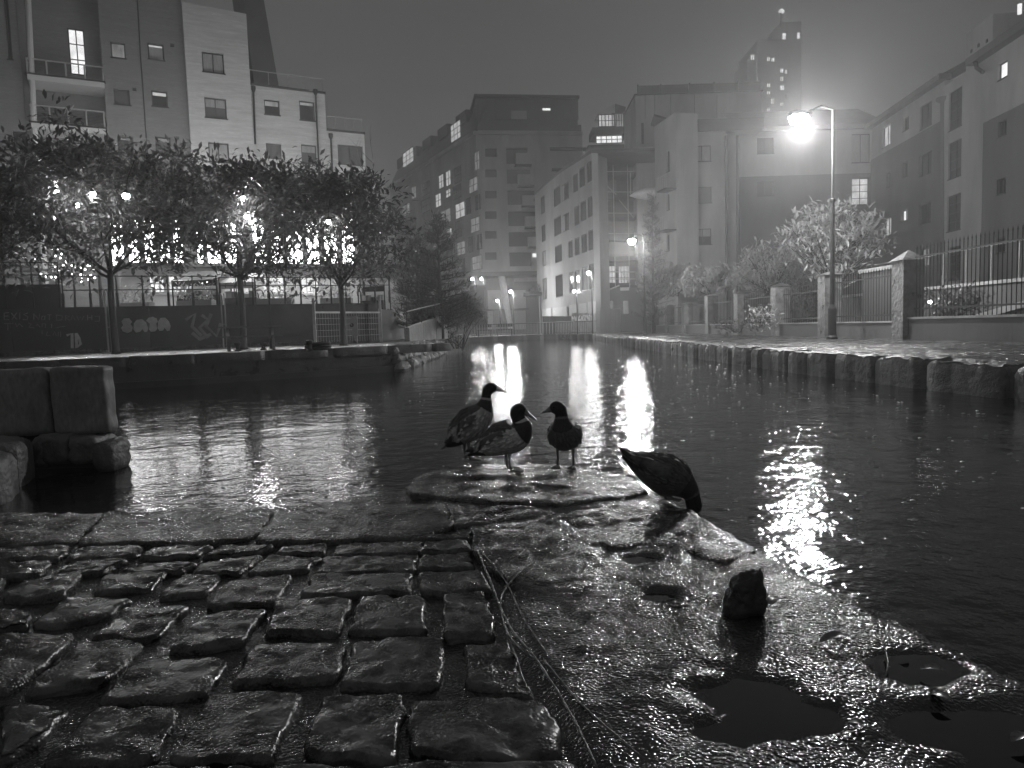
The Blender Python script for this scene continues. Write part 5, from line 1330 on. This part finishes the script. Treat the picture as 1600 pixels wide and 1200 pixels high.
bush('dark plants growing on the flat canopy by the curved building', P(836, 454, 84), .8, .5, .35, 61, 260, .3, M_NEEDLE)
# plants along the far water edge
bush('low weeds hanging over the water at the canal end', P(905, 526, 66.5), 2.0, .5, .25, 62, 500, .25, M_NEEDLE)
coping([(-3.9, 66), (0, 69), (4.5, 69), (7.25, 62)], 0, 16.5, 1.5, ZP + .03, .6, .5, M_DARKCONC, bpy.data.objects['far_ground'], 1, n=12, seed=90)

# glazed rooftop room and the scaffolded building
GR = thing('rooftop_glasshouse', 'brightly lit glazed rooftop room between the two roofs', 'building', P(955, 225, 80).xy.to_3d() + Vector((0, 0, 17)))
Y = 80; F0 = Facade((0, Y), (30, Y))
for (x0, y0, x1, y1, m_) in ((935,178,962,198,M_LIT),(956,176,975,199,M_LITDIM),(931,211,973,224,M_LITHI)):
    r = F0.rect(x0, y0, x1, y1); window(F0, r, GR, m_, nx=5, nz=2, rev=.1, fw=.09, sill=False)
b = MB(); p4 = [P(934, 177, Y + .5), P(961, 162, Y + .5), P(961, 178, Y + .5), P(936, 180, Y + .5)]; b.add(p4 + [p + Vector((0, 3, 0)) for p in p4], [(0,1,2,3),(7,6,5,4),(0,4,5,1),(1,5,6,2)]); b.build('sloping_roof', M_RENDERW, GR)
b = MB(); p4 = [P(961, 162, Y + .6), P(978, 167, Y + .6), P(977, 174, Y + .6), P(957, 181, Y + .6)]; b.add(p4 + [p + Vector((0, 3, 0)) for p in p4], [(0,1,2,3),(7,6,5,4),(0,4,5,1),(1,5,6,2)]); b.build('roof_flank', M_FRAME, GR)
b = MB(); r = F0.rect(925, 199, 980, 211); F0.box(b, r[0], r[1], r[2] + .02, r[3] - .02, -3, .3); b.build('floor_edge', M_MANSARD, GR)
b = MB(); r = F0.rect(922, 225, 978, 520); F0.box(b, r[0], r[1], ZP, r[3] - .05, -3, -.05); b.build('lower_wall', M_RENDERD, GR)
SC = thing('scaffolded_building', 'dark building wrapped in scaffolding behind the second street lamp', 'building', P(975, 500, 74).xy.to_3d() + Vector((0, 0, ZP)))
F1 = Facade((8.5, 74), (15.5, 74)); r = F1.rect(925, 234, 1030, 520)
sw_ = [F1.rect(940, 415, 962, 443), F1.rect(966, 415, 985, 443), F1.rect(937, 246, 950, 273), F1.rect(938, 303, 962, 332), F1.rect(938, 380, 955, 388)]
wall(F1, r[0], r[1], ZP, r[3], sw_, M_SCAFF, SC, depth=6)
for k, q_ in enumerate(sw_): window(F1, q_, SC, M_LIT if k < 2 else M_GLASS, nx=4, nz=3, rev=.1, fw=.07, sill=False)
for y in (236, 275, 309, 341, 374, 405, 448): 
    q_ = F1.rect(924, y - 2, 1012, y + 2, off=1.5); b = MB(); F1.box(b, *q_, .3, 1.5); b.build('scaffold_deck', M_DARKROOM, SC)
for x in (930, 945, 963, 985, 1003):
    p, q = P(x, 520, 72.5), P(x, 240, 72.5); MB().tube([(p.x, 72.5, ZP), (p.x, 72.5, q.z)], .05, 5).build('scaffold_pole', M_GALV, SC)
for y in (268, 300, 333, 365, 397, 425, 436):
    MB().tube([P(928, y, 72.45), P(1006, y, 72.45)], .04, 5).build('scaffold_rail', M_GALV, SC)
for (x0, y0, x1, y1) in ((935,278,963,304),(967,312,990,340),(968,420,985,445)): MB().tube([P(x0, y0, 72.5), P(x1, y1, 72.5)], .04, 5).build('scaffold_brace', M_GALV, SC)
for (x0, y0, x1, y1, m_) in ((945,377,1005,400,M_RENDER),(936,276,963,300,M_RENDERD)): q_ = F1.rect(x0, y0, x1, y1, off=.2); b = MB(); F1.box(b, *q_, .05, .2); b.build('sheet', m_, SC)
SH = thing('site_cabin', 'small cabin with a raking rail below the scaffolding', 'cabin', P(975, 505, 68).xy.to_3d() + Vector((0, 0, ZP)))
F2 = Facade((8, 68.5), (15, 68.5)); r = F2.rect(938, 450, 1010, 505); b = MB(); F2.box(b, r[0], r[1], ZP, r[3], -2.5, 0); b.build('wall', M_RENDERD, SH)
q_ = F2.rect(969, 449, 983, 454, off=.05); b = MB(); F2.box(b, *q_, .01, .06); b.build('sign', M_WHITE, SH)
for (x0, x1) in ((940, 948), (952, 958), (974, 982)): q_ = F2.rect(x0, 470, x1, 490, off=.05); b = MB(); F2.box(b, *q_, .01, .05); b.build('window', M_LITDIM, SH)
MB().tube([P(934, 460, 68.2), P(968, 446, 68.2)], .08, 5).build('raking_rail', M_GALV, SH)
MB().tube([P(934, 492, 68.2), P(968, 482, 68.2)], .08, 5).build('raking_rail', M_GALV, SH)
# pale boat-shaped canopy hanging before the scaffold
CN = thing('hull_canopy', 'pale hull-shaped awning high beside the scaffolding', 'awning', P(1010, 305, 70))
b = MB(); nd = [(P(984, 306, 69), .05, .05), (P(995, 304, 69), .5, .35), (P(1010, 303, 69), .7, .55), (P(1025, 302, 69), .7, .5), (P(1040, 301, 69), .6, .3)]
loft(b, [tuple(p) + (w_, h_) for p, w_, h_ in nd], 14); b.build('hull', M_WHITE, CN, smooth=True)
for x in (985, 1002, 1018): MB().tube([P(x, 270, 69), P(x, 303, 69)], .05, 5).build('hanger', M_GALV, CN)

# ================================================================== RIGHT: RENDERED FLATS
FR1 = Facade((13.4, 62.0), (19.1, 62.0))
R1 = thing('rendered_flats', 'pale rendered block with three stacked windows behind the hedge', 'building', (16, 64, ZP))
w1 = [FR1.rect(1083,227,1111,252), FR1.rect(1084,292,1112,317), FR1.rect(1085,357,1112,382)]
u0, u1 = FR1.uz(1058, 300)[0], FR1.uz(1134, 300)[0]; zt1 = FR1.uz(1100, 206)[1]
wall(FR1, u0, u1, ZP, zt1, w1, M_RENDER, R1, depth=9)
for k, r in enumerate(w1): window(FR1, r, R1, (M_CURTAIN, M_GLASSG, M_GLASS)[k], nx=2, nz=2 if k == 2 else 1, blind=(M_CURTAIN, .5) if k == 2 else None)
b = MB(); FR1.box(b, u0 - .1, u1 + 3.2, zt1 + .002, zt1 + 1.0, -9, .25); b.build('dark_fascia', M_SLATE, R1)
# stair bay on its left
FR0 = Facade((12.9, 66.5), (13.9, 62.3)); v0, v1 = FR0.uz(1024, 300)[0], FR0.uz(1057, 300)[0]; zs_ = FR0.uz(1040, 186)[1]
h0 = [FR0.rect(1042, 235, 1046, 268), FR0.rect(1042, 302, 1046, 328), FR0.rect(1042, 366, 1046, 392)]
wall(FR0, v0, v1, ZP, zs_, h0, M_RENDER, R1, depth=2)
for r in h0: window(FR0, r, R1, M_GLASS, nx=1, fw=.05)
p4 = [P(1022, 178, 64.5), P(1057, 188, 62), P(1058, 191, 62), P(1022, 182, 64.5)]
MB().add(p4 + [p + Vector((.3, 3, 0)) for p in p4], [(0,1,2,3),(7,6,5,4),(0,4,5,1),(3,7,6,2)]).build('bay_eaves', M_SLATE, R1)
for y in (296, 360, 428):      # little balconies of the bay
    r = FR0.rect(1026, y - 24, 1040, y, off=1); b = MB(); FR0.box(b, r[0], r[1], r[2] - .12, r[2], .003, 1.0); bo = b.build('balcony', M_FRAME, R1)
    for k in range(6): u = lerp(r[0], r[1], k / 5); MB().bar(FR0.pt(u, r[2], .95), FR0.pt(u, r[2] + 1.1, .95), .04).build('post', M_GALV, bo)
    MB().bar(FR0.pt(r[0], r[2] + 1.1, .95), FR0.pt(r[1], r[2] + 1.1, .95), .05).build('rail', M_GALV, bo)
for x, nm in ((1135.5, 'drainpipe'), (1153, 'drainpipe')): pipe(FR1, [(x - 1, 212), (x, 470)], R1, r=.13, off=.1 if x < 1140 else -.4, hopper=False, m=M_RENDERD)
u2, u3 = FR1.uz(1135, 300)[0], FR1.uz(1155, 300)[0]
wall(FR1, u1 + .004, u3, ZP, zt1 - .01, [], M_RENDER, R1, depth=6, off=-.7)
# link block behind the big street lamp
FR2 = Facade((19.6, 63.5), (33.0, 63.5)); R2 = thing('link_block', 'two-tone rendered block behind the big street lamp', 'building', (26, 66, ZP))
zt2 = FR2.uz(1300, 203)[1]; zd2 = FR2.uz(1300, 272)[1]
w2 = [(FR2.rect(1183,215,1209,240), M_GLASSG), (FR2.rect(1331,209,1360,254), M_CURTAIN), (FR2.rect(1331,278,1358,320), M_LIT), (FR2.rect(1183,283,1210,306), M_GLASSG), (FR2.rect(1331,352,1358,390), M_GLASS)]
e0, e1 = FR2.uz(1156, 300)[0], FR2.uz(1388, 300)[0]
wall(FR2, e0, e1, zd2, zt2, [r for r, _ in w2[:2]], M_RENDER, R2, depth=6)
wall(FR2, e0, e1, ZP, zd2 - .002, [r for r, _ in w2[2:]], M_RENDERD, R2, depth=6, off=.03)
for k, (r, m_) in enumerate(w2): window(FR2, r, R2, m_, nx=2, nz=4 if k == 2 else 1)
b = MB(); FR2.box(b, e0 - .1, e1, zt2 + .002, zt2 + .35, -6, .4); b.build('gutter', M_RENDERD, R2)
b = MB(); a, c2 = FR2.pt(e0, zt2 + .35, .3), FR2.pt(e1, zt2 + .35, .3); b.add([a, c2, c2 - FR2.n * 6 + Vector((0, 0, 3)), a - FR2.n * 6 + Vector((0, 0, 3))], [(0,1,2,3)]); b.build('pitched_roof', M_SLATE, R2)
# wing and gable that come forward on the right
FR3 = Facade((31.8, 63.0), (30.6, 50.2)); R3 = thing('rendered_wing', 'two-tone rendered wing with a sloping gutter line right of the lamp', 'building', (32, 57, ZP))
w3 = [((1379,196,1391,228),lit),((1411,182,1420,203),drk),((1437,162,1456,199),M_GLASSG),((1437,240,1456,273),M_GLASSG),((1411,253,1419,276),drk),((1386,271,1391,292),dim),((1436,317,1455,349),drk),((1408,328,1418,345),M_LITHI),((1381,340,1393,368),lit),((1438,388,1452,416),dim),((1411,395,1420,416),drk)]
r3 = [(FR3.rect(*q_), m_) for q_, m_ in w3]; zt3 = FR3.uz(1440, 150)[1]; zd3 = FR3.uz(1440, 235)[1]; f0, f1 = .05, FR3.uz(1474, 300)[0]
up = [r for r, _ in r3 if r[2] > zd3 - .3]; dn = [r for r, _ in r3 if r[2] <= zd3 - .3]
zd3 = min([r[2] for r in up]) - .15 if up else zd3
dn = [(r[0], r[1], r[2], min(r[3], zd3 - .1)) for r in dn]
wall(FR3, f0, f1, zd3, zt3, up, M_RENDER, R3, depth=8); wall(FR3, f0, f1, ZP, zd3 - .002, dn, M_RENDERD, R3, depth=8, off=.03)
for r, m_ in r3:
    if r in up: window(FR3, r, R3, m_, nx=2)
for r, (r_, m_) in zip(dn, [x for x in r3 if x[0] not in up]): window(FR3, r, R3, m_, nx=2)
b = MB(); FR3.box(b, f0, f1 + .3, zt3 + .002, zt3 + .4, -.3, .55); b.build('gutter', M_RENDERD, R3)
b = MB(); a, c2 = FR3.pt(f0, zt3 + .4, .3), FR3.pt(f1 + .3, zt3 + .4, .3); b.add([a, c2, c2 - FR3.n * 8 + Vector((0, 0, 4)), a - FR3.n * 8 + Vector((0, 0, 4))], [(0,1,2,3)]); b.build('pitched_roof', M_SLATE, R3)
pipe(FR3, [(1474, 158), (1474, 430)], R3, r=.2, off=.35, m=M_RENDERD)
FR4 = Facade((30.2, 50.0), (28.2, 30.0)); R4 = thing('gabled_flats', 'tall pale gabled flats with a chimney at the right edge', 'building', (31, 42, ZP))
w4 = [((1483,140,1503,200),M_GLASSG),((1482,220,1502,277),M_GLASSG),((1480,304,1501,360),M_GLASSG),((1482,385,1501,437),drk),((1560,97,1574,122),M_LITHI),((1559,188,1572,212),drk),((1557,279,1571,303),drk),((1556,370,1570,395),drk),((1640,150,1664,190),drk),((1640,250,1664,290),drk)]
r4 = [(FR4.rect(*q_), m_) for q_, m_ in w4]; zt4 = FR4.uz(1565, 76)[1]; uw = FR4.uz(1534, 300)[0]; zd4 = FR4.uz(1565, 178)[1]
wall(FR4, 0, uw, ZP, zt4, [r for r, _ in r4[:4]], M_RENDER, R4, depth=9)
wall(FR4, uw + .002, FR4.L, zd4, zt4, [r4[4][0]], M_RENDER, R4, depth=9)
lo4 = [(r[0], r[1], r[2], min(r[3], zd4 - .12)) for r, _ in r4[5:]]
wall(FR4, uw + .002, FR4.L, ZP, zd4 - .002, lo4, M_RENDERD, R4, depth=9, off=-.02)  # lower part drawn in a darker tone than the wall above
for k, (r, m_) in enumerate(r4): window(FR4, (r if k < 5 else lo4[k - 5]), R4, m_, nx=2 if k != 4 else 1, nz=4 if k < 4 else 1, off=0 if k < 5 else -.02, rev=.12)
ug = FR4.uz(1524, 100)[0]
b = MB(); FR4.box(b, ug, FR4.L, zt4 + .002, zt4 + .45, -.3, .6); b.build('gutter', M_RENDERD, R4)
pipe(FR4, [(1523, 92), (1526, 106), (1536, 113)], R4, r=.12, off=.4, hopper=False, m=M_FRAME, name='gutter_outlet')
b = MB(); a, c2 = FR4.pt(ug, zt4 + .45, .4), FR4.pt(FR4.L, zt4 + .45, .4); b.add([a, c2, c2 - FR4.n * 7 + Vector((0, 0, 4)), a - FR4.n * 7 + Vector((0, 0, 4))], [(0,1,2,3)]); b.build('pitched_roof', M_SLATE, R4)
r = FR4.rect(1510, 38, 1551, 102, off=-.05); b = MB(); FR4.box(b, r[0], r[1], zt4 - .5, r[3], -3, -.05); ch = b.build('chimney_stack', M_RENDER, R4)
for (x, y) in ((1517, 80), (1528, 71), (1541, 64)): u, z = FR4.uz(x, y); b = MB(); FR4.box(b, u - .1, u + .1, z - .1, z + .1, -.049, -.01); b.build('vent', M_FRAME, ch)
p = P(1593, 22, 38); b = MB(); b.lathe(p, [(.1, 0), (.1, .5)], 8); t = b.build('roof_lamp', M_LITHI, R4)
# rooftop terrace with glazed balustrade, far tower
RT = thing('roof_terrace_block', 'set-back roof storey with a glass balustrade above the pale flats', 'building', P(1090, 200, 72).xy.to_3d() + Vector((0, 0, ZP)))
F5 = Facade((12, 72), (27, 72)); r = F5.rect(993, 146, 1190, 205); b = MB(); F5.box(b, r[0], r[1], ZP, r[3], -7, 0); b.build('wall', M_RENDER, RT)
b = MB(); F5.box(b, r[0] - .1, r[1] + .1, r[3] + .002, r[3] + .12, -7, .15); b.build('coping', M_RENDERD, RT)
xs5 = [997, 1033, 1078, 1116, 1153, 1190]
for k in range(5):
    q_ = F5.rect(xs5[k] + 1, 134, xs5[k+1] - 2, 145, off=-.1); b = MB(); F5.box(b, q_[0], q_[1], r[3] + .13, r[3] + .95, -.12, -.08); b.build('glass_panel', M_GLASSG, RT)
    u = F5.uz(xs5[k], 140)[0]; MB().bar(F5.pt(u, r[3] + .1, -.1), F5.pt(u, r[3] + 1.05, -.1), .12).build('post', M_FRAME, RT)
for x in (1008, 1023, 1048, 1085, 1120):
    MB().bar(F5.pt(*F5.uz(x, 148), .02), F5.pt(*F5.uz(x, 185), .02), .05).build('panel_joint', M_RENDERD, RT)
b = MB(); F5.box(b, *F5.rect(1002, 192, 1006, 225, off=.05), .0, .06); b.build('door', M_FRAME, RT)
TW = thing('tower_block', 'distant tower block with scattered lit windows above the roofs', 'building', P(1215, 400, 185).xy.to_3d() + Vector((0, 0, ZP)))
F6 = Facade((40, 185), (90, 185))
lw = [(1172,85,1179,95,1),(1198,88,1204,96,1),(1205,89,1211,97,1),(1219,106,1225,114,1),(1226,108,1231,116,1),(1219,119,1225,127,0),(1219,132,1226,141,1),(1198,129,1204,137,1),(1198,141,1204,148,1),(1204,153,1210,163,0),(1198,168,1204,176,1),(1227,147,1230,155,0),(1219,159,1224,166,0)]
r = F6.rect(1184, 62, 1236, 300); rr_ = [F6.rect(*q_[:4]) for q_ in lw]
wall(F6, r[0], r[1], ZP, r[3], [q_ for q_ in rr_ if r[0] < q_[0] and q_[1] < r[1]], M_RENDERW, TW, depth=15)
for k in range(0):
    z = lerp(r[2] + 5, r[3] - 1, k / 11); b = MB(); F6.box(b, r[0] - .2, r[1] + .2, z, z + .5, .002, .6); b.build('floor_band', M_RENDER, TW)
for q_, l_ in zip(rr_, lw): window(F6, q_, TW, M_LITHI if l_[4] else M_LIT, nx=2, rev=.2 if r[0] < q_[0] else -.1, fw=.15, sill=False)
r = F6.rect(1220, 34, 1252, 300, off=-5); b = MB(); F6.box(b, r[0], r[1], ZP, r[3], -14, -5); b.build('core_tower', M_RENDERW, TW)
r = F6.rect(1170, 84, 1184, 300); b = MB(); F6.box(b, r[0], r[1], ZP, r[3] - 1, -12, -1); b.build('side_wing', M_RENDERW, TW)
for (x0, y0, x1, y1) in ((1223,52,1228,62),(1246,51,1250,60)): q_ = F6.rect(x0, y0, x1, y1, off=-4.8); b = MB(); F6.box(b, *q_, -4.99, -4.8); b.build('lit_window', M_LITHI, TW)
MB().tube([P(1220, 40, 188), P(1220, 18, 188)], .35, 6).build('mast', M_GALV, TW); q = MB(); q.lathe(P(1221, 18, 188), [(.3, -.6), (.8, 0), (.3, .6)], 8); q.build('mast_light', M_LITHI, TW)

# ================================================================== RIGHT: TOWPATH WALL, PILLARS, FENCES
coping(EDGE, 12, 77, 1.25, ZP + .02, 1.0, .62, M_COPING, path, -1, seed=200, amp=.055, bev=.10, gap=.09, jit=.35, n=36, proud=.06, edge=.12, fr=4.5, k=2)
XW = 13.0
LWL = thing('low_wall', 'long low rendered wall along the back of the towpath', 'wall', (XW, 40, ZP))
M_LOWW = mat('low_wall_render', .07, .6, .8, .45, .4, 8, .02, stretch=(1, 1, .4))
PY = [17.4, 23.3, 29.0, 34.3, 40.0, 46.0, 52.3, 58.0, 64.0, 71.5, 78.0, 84.5]
seg_y = [4.0, 10.0] + PY
for k in range(len(seg_y) - 1):
    b = MB(); b.box((XW - .17, seg_y[k] + .02, ZP - .05), (XW + .17, seg_y[k+1] - .02, ZP + .55 + (.10 if seg_y[k] < 23 else 0))); b.build('wall_section', M_LOWW, LWL)
b = MB(); b.box((XW - .22, 4, ZP + .652), (XW + .22, 23.2, ZP + .72)); b.build('wall_capping', M_CONC, LWL)
b = MB(); b.box((XW - .21, 23.5, ZP + .552), (XW + .21, 84, ZP + .60)); b.build('wall_capping', M_CONC, LWL)
ph_ = [2.55, 2.55, 2.5, 2.35, 2.3, 2.4, 2.1, 2.1, 2.0, 2.2, 2.2, 2.2]
words = ['first', 'second', 'third', 'fourth', 'fifth', 'sixth', 'seventh', 'eighth', 'ninth', 'tenth', 'eleventh', 'twelfth']
for k, y in enumerate(PY[1:]):
    t = thing('wall_pillar', 'stone pillar, %s from the right edge along the towpath wall' % words[k], 'pillar', (XW, y, ZP), 'pillars of the towpath wall')
    hk = ph_[k+1]; hw = .34 if k < 6 else .3
    b = MB(); b.box((XW - hw, y - hw, ZP - .04), (XW + hw, y + hw, ZP + hk)); sh = b.build('shaft', M_COPING, t)
    b = MB(); b.add([(XW - hw - .08, y - hw - .08, ZP + hk + .002), (XW + hw + .08, y - hw - .08, ZP + hk + .002), (XW + hw + .08, y + hw + .08, ZP + hk + .002), (XW - hw - .08, y + hw + .08, ZP + hk + .002), (XW, y, ZP + hk + (.34 if k == 0 else .16))], [(0,3,2,1), (0,1,4), (1,2,4), (2,3,4), (3,0,4)]); b.build('cap', M_COPING, t)
t_bar = {}
def fence(y0, y1, h, n, label, r=.013):
    t = thing('iron_fence', label, 'fence', (XW, (y0+y1)/2, ZP + .6), 'iron fences of the towpath wall')
    key = round(h, 2)
    if key not in t_bar:
        q = MB(); q.tube([(0, 0, 0), (0, 0, h)], r, 5); q.tube([(0, 0, h), (0, 0, h + .12)], [r * 1.6, .002], 5)
        me = bpy.data.meshes.new('bar'); me.from_pydata(q.v, [], q.f); me.materials.append(M_METAL); t_bar[key] = me
    zb_ = ZP + (.72 if y0 < 23 else .60)
    for k in range(n):
        o = link('bar', t_bar[key], t); o.location = (XW, lerp(y0, y1, (k + .5) / n), zb_)
    for f in (.12, .88): MB().bar((XW, y0, zb_ + h * f), (XW, y1, zb_ + h * f), .03, .05).build('rail', M_METAL, t)
fence(4.2, 17.2, 2.15, 72, 'tall iron bar fence at the right edge, nearest the camera')
fence(17.5, 22.9, 2.15, 30, 'tall iron bar fence right of the capped pillar')
fence(23.7, 28.6, 1.75, 26, 'iron bar fence between the capped pillar and the lamp post')
for k in range(2, len(PY) - 2):
    fence(PY[k] + .4, PY[k+1] - .4, 1.5, 18 if k < 6 else 10, 'iron bar fence between the %s and %s pillar from the right edge' % (words[k-1], words[k]))
GD = thing('dark_gate', 'dark boarded gate behind the lamp post with a light lintel', 'gate', (14.3, 27.5, ZP))
for k in range(8): b = MB(); b.box((14.2, 25.4 + k * .42, ZP), (14.26, 25.4 + k * .42 + .40, ZP + 2.5)); b.build('board', M_MANSARD, GD)
b = MB(); b.box((14.1, 25.2, ZP + 2.51), (14.4, 28.9, ZP + 2.65)); b.build('lintel', M_CONC, GD)
# second wall and rail inside the courtyard, stair ramp, ground lamp
YW = thing('courtyard_wall', 'low courtyard wall with pale coping behind the iron fence', 'wall', (18.4, 26, ZP))
for k in range(6): b = MB(); b.box((18.3, 12 + k * 5, ZP), (18.55, 16.97 + k * 5, ZP + 1.85)); b.build('wall_section', M_RENDERD, YW)
b = MB(); b.box((18.2, 12, ZP + 1.852), (18.65, 42, ZP + 1.98)); b.build('coping', M_RENDERW, YW)
MB().bar((18.4, 12, ZP + 3.35), (18.4, 36, ZP + 3.35), .06).build('rail', M_GALV, YW)
for k in range(17): MB().bar((18.4, 12.3 + k * 1.5, ZP + 1.98), (18.4, 12.3 + k * 1.5, ZP + 3.35), .04).build('post', M_GALV, YW)
RM = thing('ramp_parapet', 'sloping pale ramp parapet low behind the right-hand fence', 'parapet', (15.5, 20, ZP))
pr = [P(1530, 496, 21.5), P(1600, 476, 20.0), P(1700, 450, 18.5)]
for k in range(2): MB().bar(pr[k], pr[k+1], .25, .18).build('capping', M_RENDERW, RM); q = MB(); a, c2 = pr[k], pr[k+1]; q.quad((a.x, a.y, ZP), (c2.x, c2.y, ZP), (c2.x, c2.y, c2.z - .05), (a.x, a.y, a.z - .05)); q.build('panel', M_RENDERD, RM)
def small_lamp(px, py, Y, ground, watts, label, br=.08, name='garden_lamp', armed=False, group=None):
    p = P(px, py, Y); t = thing(name, label, 'lamp', (p.x, Y, ground), group)
    if armed:
        MB().tube([(p.x + .25, Y + .2, ground), (p.x + .25, Y + .2, p.z + .2), (p.x, Y, p.z + br)], [.06, .045, .03], 8).build('post', M_METAL, t)
    else: MB().tube([(p.x, Y, ground), (p.x, Y, p.z - br)], .03, 6).build('post', M_METAL, t)
    q = MB(); q.lathe(p, [(br*.3, -br), (br, -br*.2), (br*.9, br*.5), (br*.3, br)], 10); q.build('globe', M_BULB if watts > 100 else M_BULBS, t, smooth=True)
    q = MB(); q.lathe(p + Vector((0, 0, br)), [(br*1.2, .005), (br*.8, .06), (.02, .1)], 10); q.build('hood', M_METAL, t)
    lamp_point(t, p - Vector((0, .15, br + .06)), watts, br)
    return t
small_lamp(1453, 472, 24.5, ZP, 6, 'small bright garden lamp low behind the right-hand fence', .06)
# shrubs behind the wall
SGp = 'lit shrubs behind the towpath wall'
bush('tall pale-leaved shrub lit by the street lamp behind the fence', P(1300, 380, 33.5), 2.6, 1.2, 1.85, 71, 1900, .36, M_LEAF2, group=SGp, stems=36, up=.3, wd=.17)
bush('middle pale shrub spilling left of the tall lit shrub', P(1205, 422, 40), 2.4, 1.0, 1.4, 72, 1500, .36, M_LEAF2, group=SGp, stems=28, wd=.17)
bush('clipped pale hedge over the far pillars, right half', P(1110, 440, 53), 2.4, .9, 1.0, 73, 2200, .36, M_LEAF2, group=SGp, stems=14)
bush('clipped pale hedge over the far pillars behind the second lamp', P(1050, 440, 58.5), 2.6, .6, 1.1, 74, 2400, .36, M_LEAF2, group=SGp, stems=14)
bush('small weed clump on the low wall beside the third pillar', P(1190, 497, 32.4), .55, .3, .35, 75, 240, .2, M_LEAF2, group=SGp, stems=5)
bush('ivy trailing on the low wall by the fourth pillar', P(1150, 510, 35.5), 1.3, .35, .2, 76, 420, .16, M_LEAF, group=SGp, stems=5, up=-.2)
bush('low dark shrub behind the fence left of the lamp post', P(1255, 470, 36), 1.3, .8, .9, 77, 700, .26, M_LEAF, group=SGp, stems=12)
bush('low dark shrub behind the fence right of the capped pillar', P(1490, 478, 25), 1.3, .6, .5, 78, 800, .2, M_LEAF, group=SGp, stems=8)
conifer('slim dark conifer behind the second street lamp', at_ground(1022, 55, ZP), P(1022, 300, 55).z - ZP, 1.5, 79, n=120)
# white flecks put in as colour for lamp glints on the rain splashes
rnd = random.Random(77); fk = MB()
for k in range(620):
    y = 4.2 + 17 * rnd.random() ** 1.4; x = rnd.uniform(.9, 6.0) if rnd.random() < .8 else rnd.uniform(-3, .9)
    if y < 5 and x < 1.3: continue
    a, r_ = rnd.uniform(0, 3.14), rnd.uniform(.006, .02)
    pts = [(x + r_ * rnd.uniform(.6, 1.3) * math.cos(a + t) * 1.6, y + r_ * rnd.uniform(.6, 1.3) * math.sin(a + t), .002) for t in (0, 1.05, 2.1, 3.14, 4.2, 5.24)]
    fk.add(pts + [(x, y, .002 + r_ * .5)], [(i, (i + 1) % 6, 6) for i in range(6)])
tag(fk.build('rain_glints', mat('rain_glints', .8, .3, 5, .1)), 'scattered white flecks painted as glints of rain splash on the canal water', 'foam')['kind'] = 'stuff'
# ================================================================== STREET LAMPS
def street_lamp(px, base_y, head, watts, label, hl=.34, r=.075, boost=1.0):
    b0 = G(px, base_y, ZP); t = thing('street_lamp', label, 'lamp', (b0.x, b0.y, ZP), 'street lamps along the canal')
    h = P(head[0], head[1], b0.y); top = Vector((b0.x, b0.y, h.z + .25))
    q = MB(); q.lathe((b0.x, b0.y, ZP), [(r*2.6, 0), (r*2.6, .08), (r*1.9, .14), (r*1.9, 1.1), (r*1.15, 1.25), (r*.95, (h.z - ZP) * .62), (r*1.3, (h.z - ZP) * .625), (r*1.3, (h.z - ZP) * .635), (r*.7, (h.z - ZP) * .64), (r*.5, h.z - ZP + .25)], 12)
    q.build('post', M_METAL, t, smooth=False)
    MB().tube([top, top.lerp(h, .35) + Vector((0, 0, .22)), h + Vector((hl * .3, 0, .16))], [r*.5, r*.45, r*.4], 8).build('arm', M_METAL, t)
    hd = MB(); nn = [(-hl, .03, .04), (-hl*.8, .12, .11), (-hl*.2, .17, .14), (hl*.5, .15, .12), (hl, .06, .06)]
    loft(hd, [(h.x + a, h.y, h.z + .13, w_, hh_) for a, w_, hh_ in nn], 14); ho = hd.build('lantern_hood', M_METAL, t, smooth=True)
    g = MB(); nn = [(-hl*.95, .03, .02), (-hl*.7, .16, .17), (0, .2, .25), (hl*.5, .16, .17), (hl*.75, .03, .02)]
    loft(g, [(h.x + a, h.y, h.z - .02, w_, hh_) for a, w_, hh_ in nn], 14); g.build('lantern_bowl', M_BULB, ho, smooth=True)
    lamp_point(t, h - Vector((0, 0, .34)), watts, .16)
    return t
street_lamp(1300, 530, (1250, 184), 4200, 'tall street lamp with a glaring lantern on the right towpath', .42)
street_lamp(1008, 524, (988, 376), 2200, 'second street lamp on the towpath, before the scaffolding', .30, .06)
def wall_lamp(px, py, Y, watts, label, br=.16): return small_lamp(px, py, Y, ZP, watts, label, br, name='column_lamp', armed=True, group='lamps at the end of the canal')
wall_lamp(920, 427, 62.5, 380, 'bright column lamp before the curved building, nearer the scaffolding')
wall_lamp(897, 455, 65.0, 110, 'small lower column lamp before the curved building', .11)
wall_lamp(798, 456, 78, 1100, 'bright column lamp at the canal end by the raking column')
wall_lamp(777, 470, 78, 650, 'smaller column lamp at the canal end left of the raking column', .13)
wall_lamp(738, 436, 84, 380, 'left one of the lamp pair under the mansard block corner', .15)
wall_lamp(752, 436, 84, 380, 'right one of the lamp pair under the mansard block corner', .15)

# ================================================================== HAZE: fine rain hanging in the air
hz = MB(); hz.box((-135, -65, -2.0), (165, 265, 96)); ho = hz.build('haze', None)
hm = bpy.data.materials.new('rain_haze'); hm.use_nodes = True; hn, hl_ = hm.node_tree.nodes, hm.node_tree.links
hn.remove(hn['Principled BSDF']); pv = hn.new('ShaderNodeVolumePrincipled'); pv.inputs['Color'].default_value = (.95, .95, .95, 1)
pv.inputs['Density'].default_value = HAZE if 'HAZE' in globals() else .0035; pv.inputs['Anisotropy'].default_value = .62
hl_.new(pv.outputs[0], hn['Material Output'].inputs['Volume']); ho.data.materials.append(hm); ho['kind'] = 'stuff'
